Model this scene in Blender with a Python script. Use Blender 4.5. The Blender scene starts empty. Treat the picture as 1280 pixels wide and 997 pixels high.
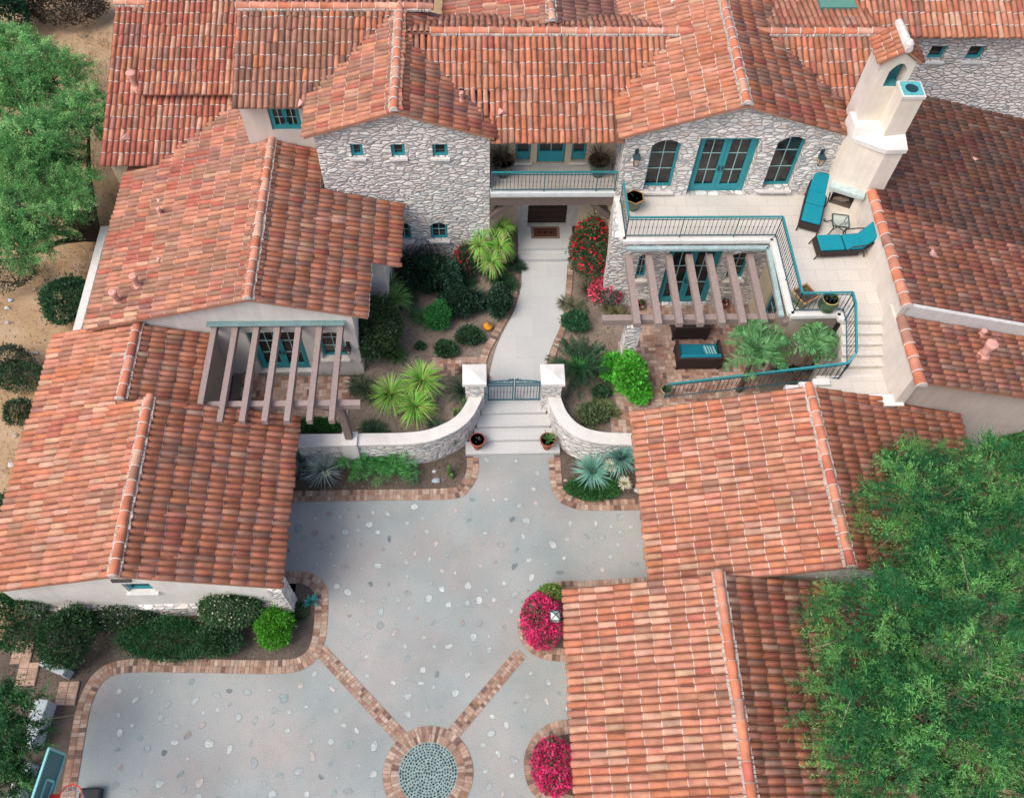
import bpy, math, random
import numpy as np
from mathutils import Vector, Matrix
rnd = random.Random(7); rng = np.random.default_rng(11)
S = bpy.context.scene; C = S.collection
# ------------------------------------------------------------ camera survey
H = 24.0; F = 1118.04; CX = 640; CY = 498.5
_p, _r, _y = [math.radians(v) for v in (59.521, -2.574, 3.765)]
cp, sp, cy_, sy_ = math.cos(_p), math.sin(_p), math.cos(_y), math.sin(_y)
fwd = np.array([sy_*cp, cy_*cp, -sp]); rgt = np.array([cy_, -sy_, 0.]); dwn = np.cross(fwd, rgt)
r2 = math.cos(_r)*rgt + math.sin(_r)*dwn; d2 = -math.sin(_r)*rgt + math.cos(_r)*dwn
def ray(x, y): return (x-CX)*r2 + (y-CY)*d2 + F*fwd
def U(x, y, z):
    d = ray(x, y); t = (z-H)/d[2]; return np.array([0, 0, H]) + t*d
def YA(x, y, Y):
    d = ray(x, y); return np.array([0, 0, H]) + Y/d[1]*d
def U2(x, y, z): return tuple(U(x, y, z)[:2])
cam = bpy.data.cameras.new('camera'); co = bpy.data.objects.new('camera', cam); C.objects.link(co)
m = Matrix.Identity(4)
for i, v in enumerate((r2, -d2, -fwd)):
    for j in range(3): m[j][i] = v[j]
m[2][3] = H; co.matrix_world = m
cam.sensor_width = 36; cam.lens = F/1280*36; cam.clip_end = 500; S.camera = co
# ------------------------------------------------------------ materials
def nt(name):
    m = bpy.data.materials.new(name); m.use_nodes = True; t = m.node_tree
    b = t.nodes['Principled BSDF']; return m, t, b
def N(t, typ, **k):
    n = t.nodes.new(typ)
    for a, v in k.items():
        if a in n.inputs: n.inputs[a].default_value = v
        else: setattr(n, a, v)
    return n
def mixc(t, fac, a, b, mode='MIX'):
    n = t.nodes.new('ShaderNodeMix'); n.data_type = 'RGBA'; n.blend_type = mode
    for i, v in ((0, fac), (6, a), (7, b)):
        if hasattr(v, 'is_linked'): t.links.new(v, n.inputs[i])
        else: n.inputs[i].default_value = v if i == 0 else (*v, 1)
    return n.outputs[2]
def ramp(t, src, stops):
    r = t.nodes.new('ShaderNodeValToRGB'); e = r.color_ramp.elements
    while len(e) < len(stops): e.new(.5)
    for el, (p, c) in zip(e, stops):
        el.position = p; el.color = (c, c, c, 1) if not hasattr(c, '__len__') else (*c, 1)
    t.links.new(src, r.inputs[0]); return r.outputs[0]
def coords(t, scale=(1, 1, 1)):
    g = N(t, 'ShaderNodeNewGeometry'); mp = N(t, 'ShaderNodeMapping'); mp.inputs['Scale'].default_value = scale
    t.links.new(g.outputs['Position'], mp.inputs[0]); return mp.outputs[0]
def noise(t, v, scale, detail=4, rough=.6):
    n = N(t, 'ShaderNodeTexNoise', Scale=scale, Detail=detail, Roughness=rough); t.links.new(v, n.inputs['Vector']); return n
def bump(t, b, h, strength, dist=.02):
    n = N(t, 'ShaderNodeBump', Strength=strength, Distance=dist); t.links.new(h, n.inputs['Height']); t.links.new(n.outputs[0], b.inputs['Normal'])
def vc(name, rough=.7, ns=8, amt=.3, bmp=.2, bs=40, spec=.3, metal=0, trans=0):
    """face-coloured material with grime noise"""
    m, t, b = nt(name); at = N(t, 'ShaderNodeAttribute', attribute_name='Col'); v = coords(t)
    n = noise(t, v, ns); n2 = noise(t, v, bs)
    f = ramp(t, n.outputs[0], [(.25, 1-amt), (.75, 1+amt*.6)])
    c = mixc(t, 1.0, at.outputs['Color'], f, 'MULTIPLY'); t.links.new(c, b.inputs['Base Color'])
    b.inputs['Roughness'].default_value = rough; b.inputs['Specular IOR Level'].default_value = spec; b.inputs['Metallic'].default_value = metal
    if bmp: bump(t, b, n2.outputs[0], bmp)
    if trans:
        tr = N(t, 'ShaderNodeBsdfTranslucent'); t.links.new(c, tr.inputs[0]); ms = N(t, 'ShaderNodeMixShader'); ms.inputs[0].default_value = trans
        t.links.new(b.outputs[0], ms.inputs[1]); t.links.new(tr.outputs[0], ms.inputs[2]); t.links.new(ms.outputs[0], t.nodes['Material Output'].inputs[0])
    return m
M = {}
M['tile'] = vc('roof_terracotta', .85, 3.2, .34, .25, 60, .2)
M['paint'] = vc('painted_surface', .5, 10, .12, .05, 60)
M['stucco'] = vc('stucco', .9, 1.6, .12, .35, 55, .15)
M['wood'] = vc('weathered_wood', .8, 14, .22, .3, 50, .2)
M['leaf'] = vc('leaf', .55, 3, .25, 0, 40, .3, 0, .25)
M['brick'] = vc('brick_paving', .9, 9, .35, .4, 60, .15)
M['fabric'] = vc('fabric', .9, 12, .10, .15, 160, .15)
M['metal'] = vc('painted_iron', .45, 14, .25, .1, 60, .5, .2)
M['stone'] = vc('smooth_stone', .85, 7, .25, .4, 45, .2)
M['glaze'] = vc('glazed_ceramic', .25, 6, .3, .1, 30, .5)
def glass_mat():
    m, t, b = nt('dark_window_glass'); v = coords(t); n = noise(t, v, 1.5)
    c = mixc(t, ramp(t, n.outputs[0], [(.4, 0), (.7, 1)]), (.012, .014, .016), (.05, .045, .04))
    t.links.new(c, b.inputs['Base Color']); b.inputs['Roughness'].default_value = .08; b.inputs['Specular IOR Level'].default_value = .5; return m
M['glass'] = glass_mat()
def clear_glass():
    m, t, b = nt('clear_table_glass'); b.inputs['Base Color'].default_value = (.8, .9, .88, 1); b.inputs['Transmission Weight'].default_value = .9
    b.inputs['Roughness'].default_value = .05; b.inputs['IOR'].default_value = 1.1; return m
M['clear'] = clear_glass()
def stone_wall():
    m, t, b = nt('fieldstone_masonry'); v = coords(t, (3.7, 3.7, 8.4))
    w = noise(t, v, .8, 2); o = N(t, 'ShaderNodeVectorMath', operation='SCALE'); o.inputs['Scale'].default_value = .55
    t.links.new(w.outputs['Color'], o.inputs[0]); ad = N(t, 'ShaderNodeVectorMath', operation='ADD'); t.links.new(v, ad.inputs[0]); t.links.new(o.outputs[0], ad.inputs[1])
    e = N(t, 'ShaderNodeTexVoronoi', feature='DISTANCE_TO_EDGE', Scale=1.0, Randomness=.85); f = N(t, 'ShaderNodeTexVoronoi', feature='F1', Scale=1.0, Randomness=.85)
    for q in (e, f): t.links.new(ad.outputs[0], q.inputs['Vector'])
    sep = N(t, 'ShaderNodeSeparateColor'); t.links.new(f.outputs['Color'], sep.inputs[0])
    r = t.nodes.new('ShaderNodeValToRGB'); els = r.color_ramp.elements; r.color_ramp.interpolation = 'LINEAR'
    cols = [(0, (.50, .50, .50)), (.2, (.68, .67, .66)), (.4, (.80, .76, .72)), (.6, (.85, .84, .81)), (.8, (.66, .57, .52)), (1, (.86, .85, .82))]
    while len(els) < len(cols): els.new(.5)
    for el, (p, c) in zip(els, cols): el.position = p; el.color = (*c, 1)
    t.links.new(sep.outputs[0], r.inputs[0])
    g = noise(t, coords(t), 14, 5, .7); c = mixc(t, 1, r.outputs[0], ramp(t, g.outputs[0], [(.25, .7), (.75, 1.22)]), 'MULTIPLY')
    mk = ramp(t, e.outputs['Distance'], [(.02, 0), (.07, 1)])
    c = mixc(t, mk, (.36, .355, .35), c); t.links.new(c, b.inputs['Base Color']); b.inputs['Roughness'].default_value = .9
    hh = N(t, 'ShaderNodeMath', operation='MULTIPLY_ADD'); t.links.new(g.outputs[0], hh.inputs[0]); hh.inputs[1].default_value = .25
    t.links.new(ramp(t, e.outputs['Distance'], [(.0, 0), (.2, 1)]), hh.inputs[2]); bump(t, b, hh.outputs[0], .8, .05); return m
M['masonry'] = stone_wall()
def ground_mat(name, c1, c2, c3, s=1.0, rough=.95, bs=.5, dark=.5):
    m, t, b = nt(name); v = coords(t); a = noise(t, v, .6*s, 6, .6); d = noise(t, v, 5*s, 6, .7); g = noise(t, v, 40, 3, .7)
    c = mixc(t, ramp(t, a.outputs[0], [(.35, 0), (.65, 1)]), c1, c2); c = mixc(t, ramp(t, d.outputs[0], [(.52, 0), (.72, dark)]), c, c3)
    c = mixc(t, 1, c, ramp(t, g.outputs[0], [(.3, .75), (.7, 1.22)]), 'MULTIPLY'); t.links.new(c, b.inputs['Base Color'])
    b.inputs['Roughness'].default_value = rough; bump(t, b, d.outputs[0], bs, .05); return m
M['sand'] = ground_mat('desert_sand', (.42, .30, .19), (.34, .215, .11), (.15, .10, .06), 1.6)
M['soil'] = ground_mat('planter_soil', (.075, .058, .048), (.13, .10, .08), (.03, .024, .02), 2)
M['gravel'] = ground_mat('garden_gravel', (.27, .215, .175), (.18, .14, .115), (.07, .056, .045), 2)
M['concrete'] = ground_mat('driveway_concrete', (.27, .315, .315), (.34, .325, .31), (.215, .26, .26), .7, .85, .12, .35)
M['path'] = ground_mat('path_concrete', (.45, .47, .47), (.50, .50, .49), (.38, .40, .42), .9, .85, .1, .3)
M['limestone'] = ground_mat('limestone_paving', (.55, .515, .465), (.61, .575, .525), (.48, .44, .395), .9, .8, .06, .4)
def joints(name, w, h, amt, msz=.006):
    m = M[name]; t = m.node_tree; b = t.nodes['Principled BSDF']; src = b.inputs['Base Color'].links[0].from_socket
    br = N(t, 'ShaderNodeTexBrick'); br.inputs['Scale'].default_value = 1; br.inputs['Brick Width'].default_value = w; br.inputs['Row Height'].default_value = h; br.inputs['Mortar Size'].default_value = msz
    br.inputs['Color1'].default_value = (1, 1, 1, 1); br.inputs['Color2'].default_value = (.93, .93, .93, 1); br.inputs['Mortar'].default_value = (amt, amt, amt, 1); t.links.new(coords(t), br.inputs['Vector'])
    t.links.new(mixc(t, 1, src, br.outputs[0], 'MULTIPLY'), b.inputs['Base Color'])
joints('limestone', .62, .41, .72); joints('path', 1.1, .8, .86)
def cracks(name, sc, amt, wd):
    m = M[name]; t = m.node_tree; b = t.nodes['Principled BSDF']; src = b.inputs['Base Color'].links[0].from_socket; v = coords(t)
    n = noise(t, v, 1.3, 5); o = N(t, 'ShaderNodeVectorMath', operation='SCALE'); o.inputs['Scale'].default_value = .9; t.links.new(n.outputs['Color'], o.inputs[0]); ad = N(t, 'ShaderNodeVectorMath', operation='ADD'); t.links.new(v, ad.inputs[0]); t.links.new(o.outputs[0], ad.inputs[1])
    e = N(t, 'ShaderNodeTexVoronoi', feature='DISTANCE_TO_EDGE', Scale=sc); t.links.new(ad.outputs[0], e.inputs['Vector'])
    k = ramp(t, e.outputs['Distance'], [(0, amt), (wd, 1)]); s1 = noise(t, v, .35, 3); k2 = ramp(t, s1.outputs[0], [(.35, .84), (.62, 1.05)])
    t.links.new(mixc(t, 1, mixc(t, 1, src, k, 'MULTIPLY'), k2, 'MULTIPLY'), b.inputs['Base Color'])
cracks('concrete', .22, .88, .0018)
def streaks(name):
    m = M[name]; t = m.node_tree; b = t.nodes['Principled BSDF']; src = b.inputs['Base Color'].links[0].from_socket
    n = noise(t, coords(t, (5, 5, .5)), 1.2, 4); t.links.new(mixc(t, 1, src, ramp(t, n.outputs[0], [(.3, .93), (.58, 1.02)]), 'MULTIPLY'), b.inputs['Base Color'])
streaks('stucco')
M['brickbase'] = ground_mat('brick_joint_sand', (.22, .17, .14), (.27, .20, .16), (.15, .11, .09), 3)
# ------------------------------------------------------------ mesh builder
ROOTS = {}
def tag(o, label=None, cat=None, group=None, kind=None):
    for k, v in (('label', label), ('category', cat), ('group', group), ('kind', kind)):
        if v: o[k] = v
    return o
def thing(name, loc, label, cat, group=None, rz=0):
    o = bpy.data.objects.new(name, None); C.objects.link(o); o.location = loc; o.rotation_euler = (0, 0, rz); o.empty_display_size = .3
    ROOTS[o.name] = np.array(loc, float); tag(o, label, cat, group); return o
def rootof(p):
    while p.parent: p = p.parent
    return p
def link_mesh(name, me, parent=None, origin=None):
    o = bpy.data.objects.new(name, me); C.objects.link(o)
    if parent is not None: o.parent = parent
    elif origin is not None: o.location = origin; ROOTS[o.name] = np.array(origin, float)
    return o
def off(parent, origin, local):
    if local: return np.zeros(3)
    if parent is not None: return ROOTS[rootof(parent).name]
    return np.array(origin, float) if origin is not None else np.zeros(3)
class MB:
    def __init__(s): s.v = []; s.f = []; s.m = []; s.c = []; s.mats = []
    def mi(s, mat):
        if mat not in s.mats: s.mats.append(mat)
        return s.mats.index(mat)
    def face(s, pts, mat, col):
        n = len(s.v); s.v += [tuple(map(float, p)) for p in pts]; s.f.append(list(range(n, n+len(pts)))); s.m.append(s.mi(mat)); s.c.append(col)
    def mesh(s, vs, fs, mat, col):
        n = len(s.v); s.v += [tuple(map(float, p)) for p in vs]
        for i, f in enumerate(fs): s.f.append([n+k for k in f]); s.m.append(s.mi(mat)); s.c.append(col if not isinstance(col, list) else col[i])
    def box(s, x0, x1, y0, y1, z0, z1, mat, col):
        s.mesh([(x, y, z) for x in (x0, x1) for y in (y0, y1) for z in (z0, z1)], [(0, 1, 3, 2), (4, 6, 7, 5), (0, 4, 5, 1), (2, 3, 7, 6), (1, 5, 7, 3), (0, 2, 6, 4)], mat, col)
    def obox(s, c, ax, ay, az, mat, col):
        c, ax, ay, az = [np.array(q, float) for q in (c, ax, ay, az)]
        s.mesh([c+i*ax+j*ay+k*az for i in (-1, 1) for j in (-1, 1) for k in (-1, 1)], [(0, 1, 3, 2), (4, 6, 7, 5), (0, 4, 5, 1), (2, 3, 7, 6), (1, 5, 7, 3), (0, 2, 6, 4)], mat, col)
    def bar(s, a, b, w, h, mat, col):
        a, b = np.array(a, float), np.array(b, float); d = b-a; L = np.linalg.norm(d); d /= L
        up = np.array([0, 0, 1.]) if abs(d[2]) < .95 else np.array([0, 1., 0]); sd = np.cross(d, up); sd /= np.linalg.norm(sd); u = np.cross(sd, d)
        s.obox((a+b)/2, d*L/2, sd*w/2, u*h/2, mat, col)
    def tube(s, pts, rs, mat, col, n=8):
        pts = [np.array(p, float) for p in pts]; rs = rs if hasattr(rs, '__len__') else [rs]*len(pts); rings = []
        prev = None
        for i, p in enumerate(pts):
            d = (pts[min(i+1, len(pts)-1)]-pts[max(i-1, 0)]); d = d/(np.linalg.norm(d)+1e-9)
            if prev is None: up = np.array([0, 0, 1.]) if abs(d[2]) < .9 else np.array([1., 0, 0])
            else: up = prev
            u = np.cross(d, up); u /= np.linalg.norm(u)+1e-9; w = np.cross(u, d); prev = w
            rings.append([p+rs[i]*(math.cos(a)*u+math.sin(a)*w) for a in [2*math.pi*k/n for k in range(n)]])
        vs = [q for r in rings for q in r]; fs = [(i*n+k, i*n+(k+1) % n, (i+1)*n+(k+1) % n, (i+1)*n+k) for i in range(len(pts)-1) for k in range(n)]
        fs += [tuple(range(n))[::-1], tuple((len(pts)-1)*n+k for k in range(n))]; s.mesh(vs, fs, mat, col)
    def lathe(s, c, prof, mat, col, n=20, sq=None):
        c = np.array(c, float); vs = []
        for r, z in prof:
            for k in range(n):
                a = 2*math.pi*(k+.5)/n; vs.append(c+np.array([r*math.cos(a), r*math.sin(a), z]))
        fs = [(i*n+k, i*n+(k+1) % n, (i+1)*n+(k+1) % n, (i+1)*n+k) for i in range(len(prof)-1) for k in range(n)]
        fs += [tuple(range(n))[::-1], tuple((len(prof)-1)*n+k for k in range(n))]; s.mesh(vs, fs, mat, col)
    def prism(s, poly, z0, z1, mat, col, side=None, scol=None):
        n = len(poly); a = sum(poly[i][0]*poly[(i+1) % n][1]-poly[(i+1) % n][0]*poly[i][1] for i in range(n))
        if a < 0: poly = poly[::-1]
        s.face([(x, y, z1) for x, y in poly], mat, col); s.face([(x, y, z0) for x, y in poly[::-1]], mat, col)
        for i in range(n):
            (x0, y0), (x1, y1) = poly[i], poly[(i+1) % n]
            s.face([(x0, y0, z0), (x1, y1, z0), (x1, y1, z1), (x0, y0, z1)], side or mat, scol or col)
    def build(s, name, parent=None, origin=None, local=False, smooth=False, bevel=0):
        o0 = off(parent, origin, local); me = bpy.data.meshes.new(name); me.from_pydata([(v[0]-o0[0], v[1]-o0[1], v[2]-o0[2]) for v in s.v], [], s.f)
        for q in s.mats: me.materials.append(M[q] if isinstance(q, str) else q)
        me.polygons.foreach_set('material_index', s.m)
        at = me.attributes.new('Col', 'FLOAT_COLOR', 'FACE'); at.data.foreach_set('color', np.array([(*c, 1) for c in s.c], np.float32).ravel())
        if smooth: me.polygons.foreach_set('use_smooth', [True]*len(s.f))
        me.update(); ob = link_mesh(name, me, parent, origin if parent is None else None)
        if bevel:
            b = ob.modifiers.new('bevel', 'BEVEL'); b.width = bevel; b.segments = 2; b.limit_method = 'ANGLE'
        return ob
def npmesh(name, V, Fq, cols, mat, parent=None, origin=None, local=False, smooth=False):
    """V (n,3); Fq (m,k) faces of equal size; cols (m,3)"""
    V = V - off(parent, origin, local); me = bpy.data.meshes.new(name); k = Fq.shape[1]
    me.vertices.add(len(V)); me.vertices.foreach_set('co', V.astype(np.float32).ravel()); me.loops.add(Fq.size); me.loops.foreach_set('vertex_index', Fq.astype(np.int32).ravel())
    me.polygons.add(len(Fq)); me.polygons.foreach_set('loop_start', np.arange(0, Fq.size, k, dtype=np.int32)); me.update(calc_edges=True)
    me.materials.append(M[mat]); at = me.attributes.new('Col', 'FLOAT_COLOR', 'FACE'); at.data.foreach_set('color', np.hstack([cols, np.ones((len(cols), 1))]).astype(np.float32).ravel())
    if smooth: me.polygons.foreach_set('use_smooth', [True]*len(Fq))
    me.validate(); return link_mesh(name, me, parent, origin if parent is None else None)
def inpoly(x, y, poly):
    r = np.zeros(np.shape(x), bool); n = len(poly); j = n-1
    for i in range(n):
        xi, yi = poly[i]; xj, yj = poly[j]
        c = ((yi > y) != (yj > y)) & (x < (xj-xi)*(y-yi)/((yj-yi) if yj != yi else 1e-9)+xi); r ^= c; j = i
    return r
def copy_tree(o, parent=None):
    c = o.copy(); C.objects.link(c); c.parent = parent
    for ch in list(o.children): copy_tree(ch, c)
    return c
# ------------------------------------------------------------ roofs
SAL, ORA, RED, BRN, MAU, PAL, DRK = (.53, .225, .15), (.52, .185, .105), (.44, .13, .095), (.36, .18, .13), (.34, .16, .13), (.58, .32, .23), (.21, .11, .085)
PALS = {'salmon': [(SAL, 8), (ORA, 2.5), (PAL, 2.0), (BRN, .5), (RED, .25)], 'orange': [(ORA, 7), (SAL, 4), (BRN, .8), (RED, .4), (PAL, .3)],
        'mixed': [(SAL, 4), (ORA, 4), (BRN, 2.8), (RED, 1.2), (PAL, .4), (MAU, .6)], 'crimson': [(RED, 5), (SAL, 2.6), (PAL, .8), (MAU, 1.3), (ORA, 1.5)],
        'brown': [(BRN, 6), (ORA, 1.6), (DRK, 1.2), (SAL, .8), (MAU, 1)], 'dark': [(BRN, 3), (MAU, 4), (DRK, 2), (RED, 1.4)], 'rose': [(SAL, 3.4), (RED, 1.2), (BRN, 3.6), (PAL, .5), (MAU, 1.0)]}
MORT = (.56, .49, .45)
TW, EXPO = .178, .42
def P_(zr, pitch, down, ref):
    """plane z(x,y) falling along `down` from reference point"""
    return lambda x, y: zr-pitch*((x-ref[0])*down[0]+(y-ref[1])*down[1])
def roof(parent, poly, down, ref, zr, pitch, pal, cut=(), name='roof', label=None, slabp=None, rough=1.0, edge=None, seed=0, palf=None):
    g = np.random.default_rng(seed+int(abs(ref[0]*31+ref[1]*17+zr*7)*10))
    d = np.array(down, float); a = np.array([-d[1], d[0]]); z = P_(zr, pitch, down, ref); pl = np.array(poly, float)
    th = math.atan(pitch); q = pl@d; tt = pl@a; q1 = q.max(); dq = EXPO*math.cos(th)
    nt_ = int(round((tt.max()-tt.min())/TW)); tw = (tt.max()-tt.min())/max(nt_, 1)
    T, K = np.meshgrid(tt.min()+tw*(np.arange(nt_)+.5), np.arange(int((q1-q.min())/dq)+1)); T = T.ravel(); K = K.ravel()
    Q = q1+.05-K*dq; mid = Q-dq*.5
    X = T*a[0]+mid*d[0]; Y = T*a[1]+mid*d[1]; ok = inpoly(X, Y, poly)
    for cf in cut: ok &= ~(cf(X, Y) > z(X, Y)+.03)
    T, K, Q = T[ok], K[ok], Q[ok]; n = len(T)
    # colours with soft clusters
    cols = np.array([c for c, w in PALS[pal]]); w = np.array([w for c, w in PALS[pal]]); w = w/w.sum()
    idx = g.choice(len(w), n, p=w); ti = np.round(T/tw).astype(int)
    blk = {}
    for i in range(n):
        key = ((ti[i]+K[i]//3) // 3, K[i] // 2)
        if key not in blk: blk[key] = g.choice(len(w), p=w) if g.random() < .4 else -1
        if blk[key] >= 0 and g.random() < .62: idx[i] = blk[key]
    tc = cols[idx]*g.normal(1, .09, (n, 1)).clip(.65, 1.35)*g.normal(1, .035, (n, 3))
    tc = (tc*.86+np.array([.30, .18, .135])*.14)*np.array([.92, .95, .93])
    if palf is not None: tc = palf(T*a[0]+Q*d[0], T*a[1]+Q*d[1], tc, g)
    SG = 6; ang = np.pi*np.arange(SG+1)/SG; L = EXPO+.07
    def ring(s, r, h): return np.stack([np.cos(ang)*r, np.full(SG+1, s), np.sin(ang)*r*.95+h], 1)
    Vt = np.vstack([ring(-L, .066, -.004), ring(0, .084, .016), ring(0, .067, .014), ring(-.004, .083, .012), ring(.02, .074, .004)])
    R = SG+1; Ft = []
    for i in range(SG): Ft.append((i, i+1, R+i+1, R+i))
    for i in range(SG): Ft.append((R+i, R+i+1, 2*R+i+1, 2*R+i))
    for i in range(SG): Ft.append((3*R+i, 3*R+i+1, 4*R+i+1, 4*R+i))
    Ft = np.array(Ft); al = np.array([a[0], a[1], 0]); s3 = np.array([d[0]*math.cos(th), d[1]*math.cos(th), -math.sin(th)]); n3 = np.cross(al, s3); n3 *= np.sign(n3[2])
    loc = Vt[None].repeat(n, 0).copy(); rot = g.normal(0, .022*rough, n); loc[..., 0] += loc[..., 1]*np.sin(rot)[:, None]
    loc[..., 0] += g.normal(0, .006*rough, n)[:, None]; loc[..., 1] += g.normal(0, .014*rough, n)[:, None]; loc[..., 2] += g.normal(0, .003, n)[:, None]
    loc[:, :, [0, 2]] *= g.normal(TW/.19, .03, n)[:, None, None]
    bx = T*a[0]+Q*d[0]; by = T*a[1]+Q*d[1]; base = np.stack([bx, by, z(bx, by)], 1)
    V = base[:, None]+loc[..., :1]*al+loc[..., 1:2]*s3+loc[..., 2:]*n3; nv = len(Vt)
    Fq = (Ft[None]+np.arange(n)[:, None, None]*nv).reshape(-1, 4)
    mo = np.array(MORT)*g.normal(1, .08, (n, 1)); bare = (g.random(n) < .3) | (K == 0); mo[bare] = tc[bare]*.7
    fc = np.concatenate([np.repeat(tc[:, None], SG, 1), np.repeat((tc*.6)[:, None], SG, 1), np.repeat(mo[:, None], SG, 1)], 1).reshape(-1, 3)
    V = V.reshape(-1, 3)
    # pan sheet + slab below, clipped polygon
    poly = slabp or poly; P3 = [(x, y, z(x, y)+.012) for x, y in poly]; B3 = [(x, y, z(x, y)-.07) for x, y in poly]
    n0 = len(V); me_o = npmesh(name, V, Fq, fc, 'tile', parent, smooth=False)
    mb = MB(); ar = sum(poly[i][0]*poly[(i+1) % len(poly)][1]-poly[(i+1) % len(poly)][0]*poly[i][1] for i in range(len(poly)))
    if ar < 0: P3 = P3[::-1]; B3 = B3[::-1]
    mb.face(P3, 'tile', (.20, .085, .055)); mb.face(B3[::-1], 'stucco', (.45, .38, .33))
    for i in range(len(P3)):
        j = (i+1) % len(P3); mb.face([B3[i], B3[j], P3[j], P3[i]], 'stucco', edge or (.36, .19, .13))
    mb.build('pan_tiles', me_o)
    if label: me_o['label'] = label
    return me_o
def caps(parent, a, b, pal='salmon', r=.115, name='ridge_cap', seg=.42, mort=True):
    """row of ridge barrels from a (high/far) to b (lower end)"""
    a, b = np.array(a, float), np.array(b, float); d = b-a; L = np.linalg.norm(d); d /= L; n = max(1, int(round(L/seg))); st = L/n
    sd = np.cross(d, [0, 0, 1.]); sd /= np.linalg.norm(sd); u = np.cross(sd, d); mb = MB(); SG = 8
    cl = [c for c, w in PALS[pal]]; ww = [w for c, w in PALS[pal]]
    for i in range(n):
        c = np.array(rnd.choices(cl, ww)[0])*rnd.uniform(.9, 1.2); j = rnd.gauss(0, .008)
        p0 = a+d*(i*st-.05)+sd*j; p1 = a+d*((i+1)*st)+sd*j; r0, r1 = r*.86, r*1.05; ang = [math.pi*(k/SG*1.1-.05) for k in range(SG+1)]
        A = [p0+sd*math.cos(t)*r0+u*(math.sin(t)*r0) for t in ang]; B = [p1+sd*math.cos(t)*r1+u*(math.sin(t)*r1+.02) for t in ang]
        Ci = [p1+d*.022+sd*math.cos(t)*r1*.9+u*(math.sin(t)*r1*.9+.012) for t in ang]
        for k in range(SG):
            mb.face([A[k], B[k], B[k+1], A[k+1]], 'tile', tuple(c)); mb.face([B[k], Ci[k], Ci[k+1], B[k+1]], 'stone', MORT)
    # end plug and lumpy mortar bed both sides
    t = [b+d*.03+sd*math.cos(q)*r*.95+u*(math.sin(q)*r*.95+.01) for q in [math.pi*k/8 for k in range(9)]]; mb.face(t, 'stone', (.62, .58, .55))
    if mort:
        for s in (-1, 1):
            k = int(L/.096)
            for i in range(k):
                p = a+d*(i+.5)*L/k+sd*s*(r*1.0+rnd.uniform(-.005, .025))-u*.035; w = rnd.uniform(.03, .055)
                mb.obox(p, d*w, sd*rnd.uniform(.03, .05), u*.03, 'stone', tuple(np.array((.50, .45, .41))*rnd.uniform(.75, 1.1)))
    return mb.build(name, parent)
def vent(parent, x, y, zf, h=.42, r=.07, hood=False):
    z = zf(x, y); mb = MB(); col = (.62, .33, .27)
    mb.lathe((x, y, z-.05), [(r*1.9, 0), (r*1.5, .1), (r, .16), (r, h), (r*1.35, h+.02), (r*1.35, h+.12), (r*.9, h+.14)], 'stone', col, 14)
    return mb.build('vent_pipe', parent, smooth=False)
def flash(parent, x, y, zf, w=.16, ang=0.):
    """small triangular dormer-like roof vent"""
    z = zf(x, y)+.06; c, s = math.cos(ang), math.sin(ang); mb = MB(); q = lambda a, b, h: (x+a*c-b*s, y+a*s+b*c, z+h)
    mb.mesh([q(-w, -w, .02), q(w, -w, .02), q(0, w*1.3, .0), q(0, -w, w*.8)], [(0, 1, 3), (1, 2, 3), (2, 0, 3), (0, 2, 1)], 'stone', (.62, .36, .31)); return mb.build('roof_vent', parent)
# ------------------------------------------------------------ walls and windows
CREAM, WHITE, TAN = (.70, .64, .56), (.74, .71, .68), (.56, .46, .33)
TEAL, TEALD = (.03, .27, .31), (.02, .13, .16)
def facade(mb, p0, p1, z0, top, ops=(), mat='stucco', col=CREAM, th=.25, rev=None):
    """wall face from p0 to p1 (outward normal on the right-hand side of travel), real recessed openings"""
    p0, p1 = np.array(p0, float), np.array(p1, float); L = np.linalg.norm(p1-p0); a = (p1-p0)/L; n = np.array([a[1], -a[0]])
    T = top if callable(top) else (lambda s: top)
    def W(s, z, dep=0): q = p0+a*s-n*dep; return (q[0], q[1], z)
    xs = sorted(set([0, L]+[v for o in ops for v in o[:2]]+([rz for rz in getattr(T, 'brk', [])])))
    rm, rc = rev or (mat, col)
    for s0, s1 in zip(xs[:-1], xs[1:]):
        z = z0; mids = sorted([o for o in ops if o[0] <= s0+1e-6 and o[1] >= s1-1e-6], key=lambda o: o[2])
        for o in mids:
            mb.face([W(s0, z), W(s1, z), W(s1, o[2]), W(s0, o[2])], mat, col); z = o[3]
        mb.face([W(s0, z), W(s1, z), W(s1, T(s1)), W(s0, T(s0))], mat, col)
    for o in ops:
        s0, s1, zb, zt = o[:4]; ar = o[4] if len(o) > 4 else 0
        mb.face([W(s0, zb), W(s0, zb, th), W(s0, zt, th), W(s0, zt)], rm, rc); mb.face([W(s1, zb, th), W(s1, zb), W(s1, zt), W(s1, zt, th)], rm, rc)
        mb.face([W(s0, zb), W(s1, zb), W(s1, zb, th), W(s0, zb, th)], rm, rc); mb.face([W(s0, zt), W(s0, zt, th), W(s1, zt, th), W(s1, zt)], rm, rc)
        mb.face([W(s0, zb, th+.02), W(s1, zb, th+.02), W(s1, zt, th+.02), W(s0, zt, th+.02)], 'paint', (.02, .02, .02))
        if ar:
            k = 10; pts = [(s0+(s1-s0)*i/k, zt-ar*(abs(2*i/k-1)**2.2)) for i in range(k+1)]
            for i in range(k):
                (u0, h0), (u1, h1) = pts[i], pts[i+1]
                mb.face([W(u0, h0, -.004), W(u1, h1, -.004), W(u1, zt, -.004), W(u0, zt, -.004)], mat, col); mb.face([W(u0, h0), W(u0, h0, th), W(u1, h1, th), W(u1, h1)], rm, rc)
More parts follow.
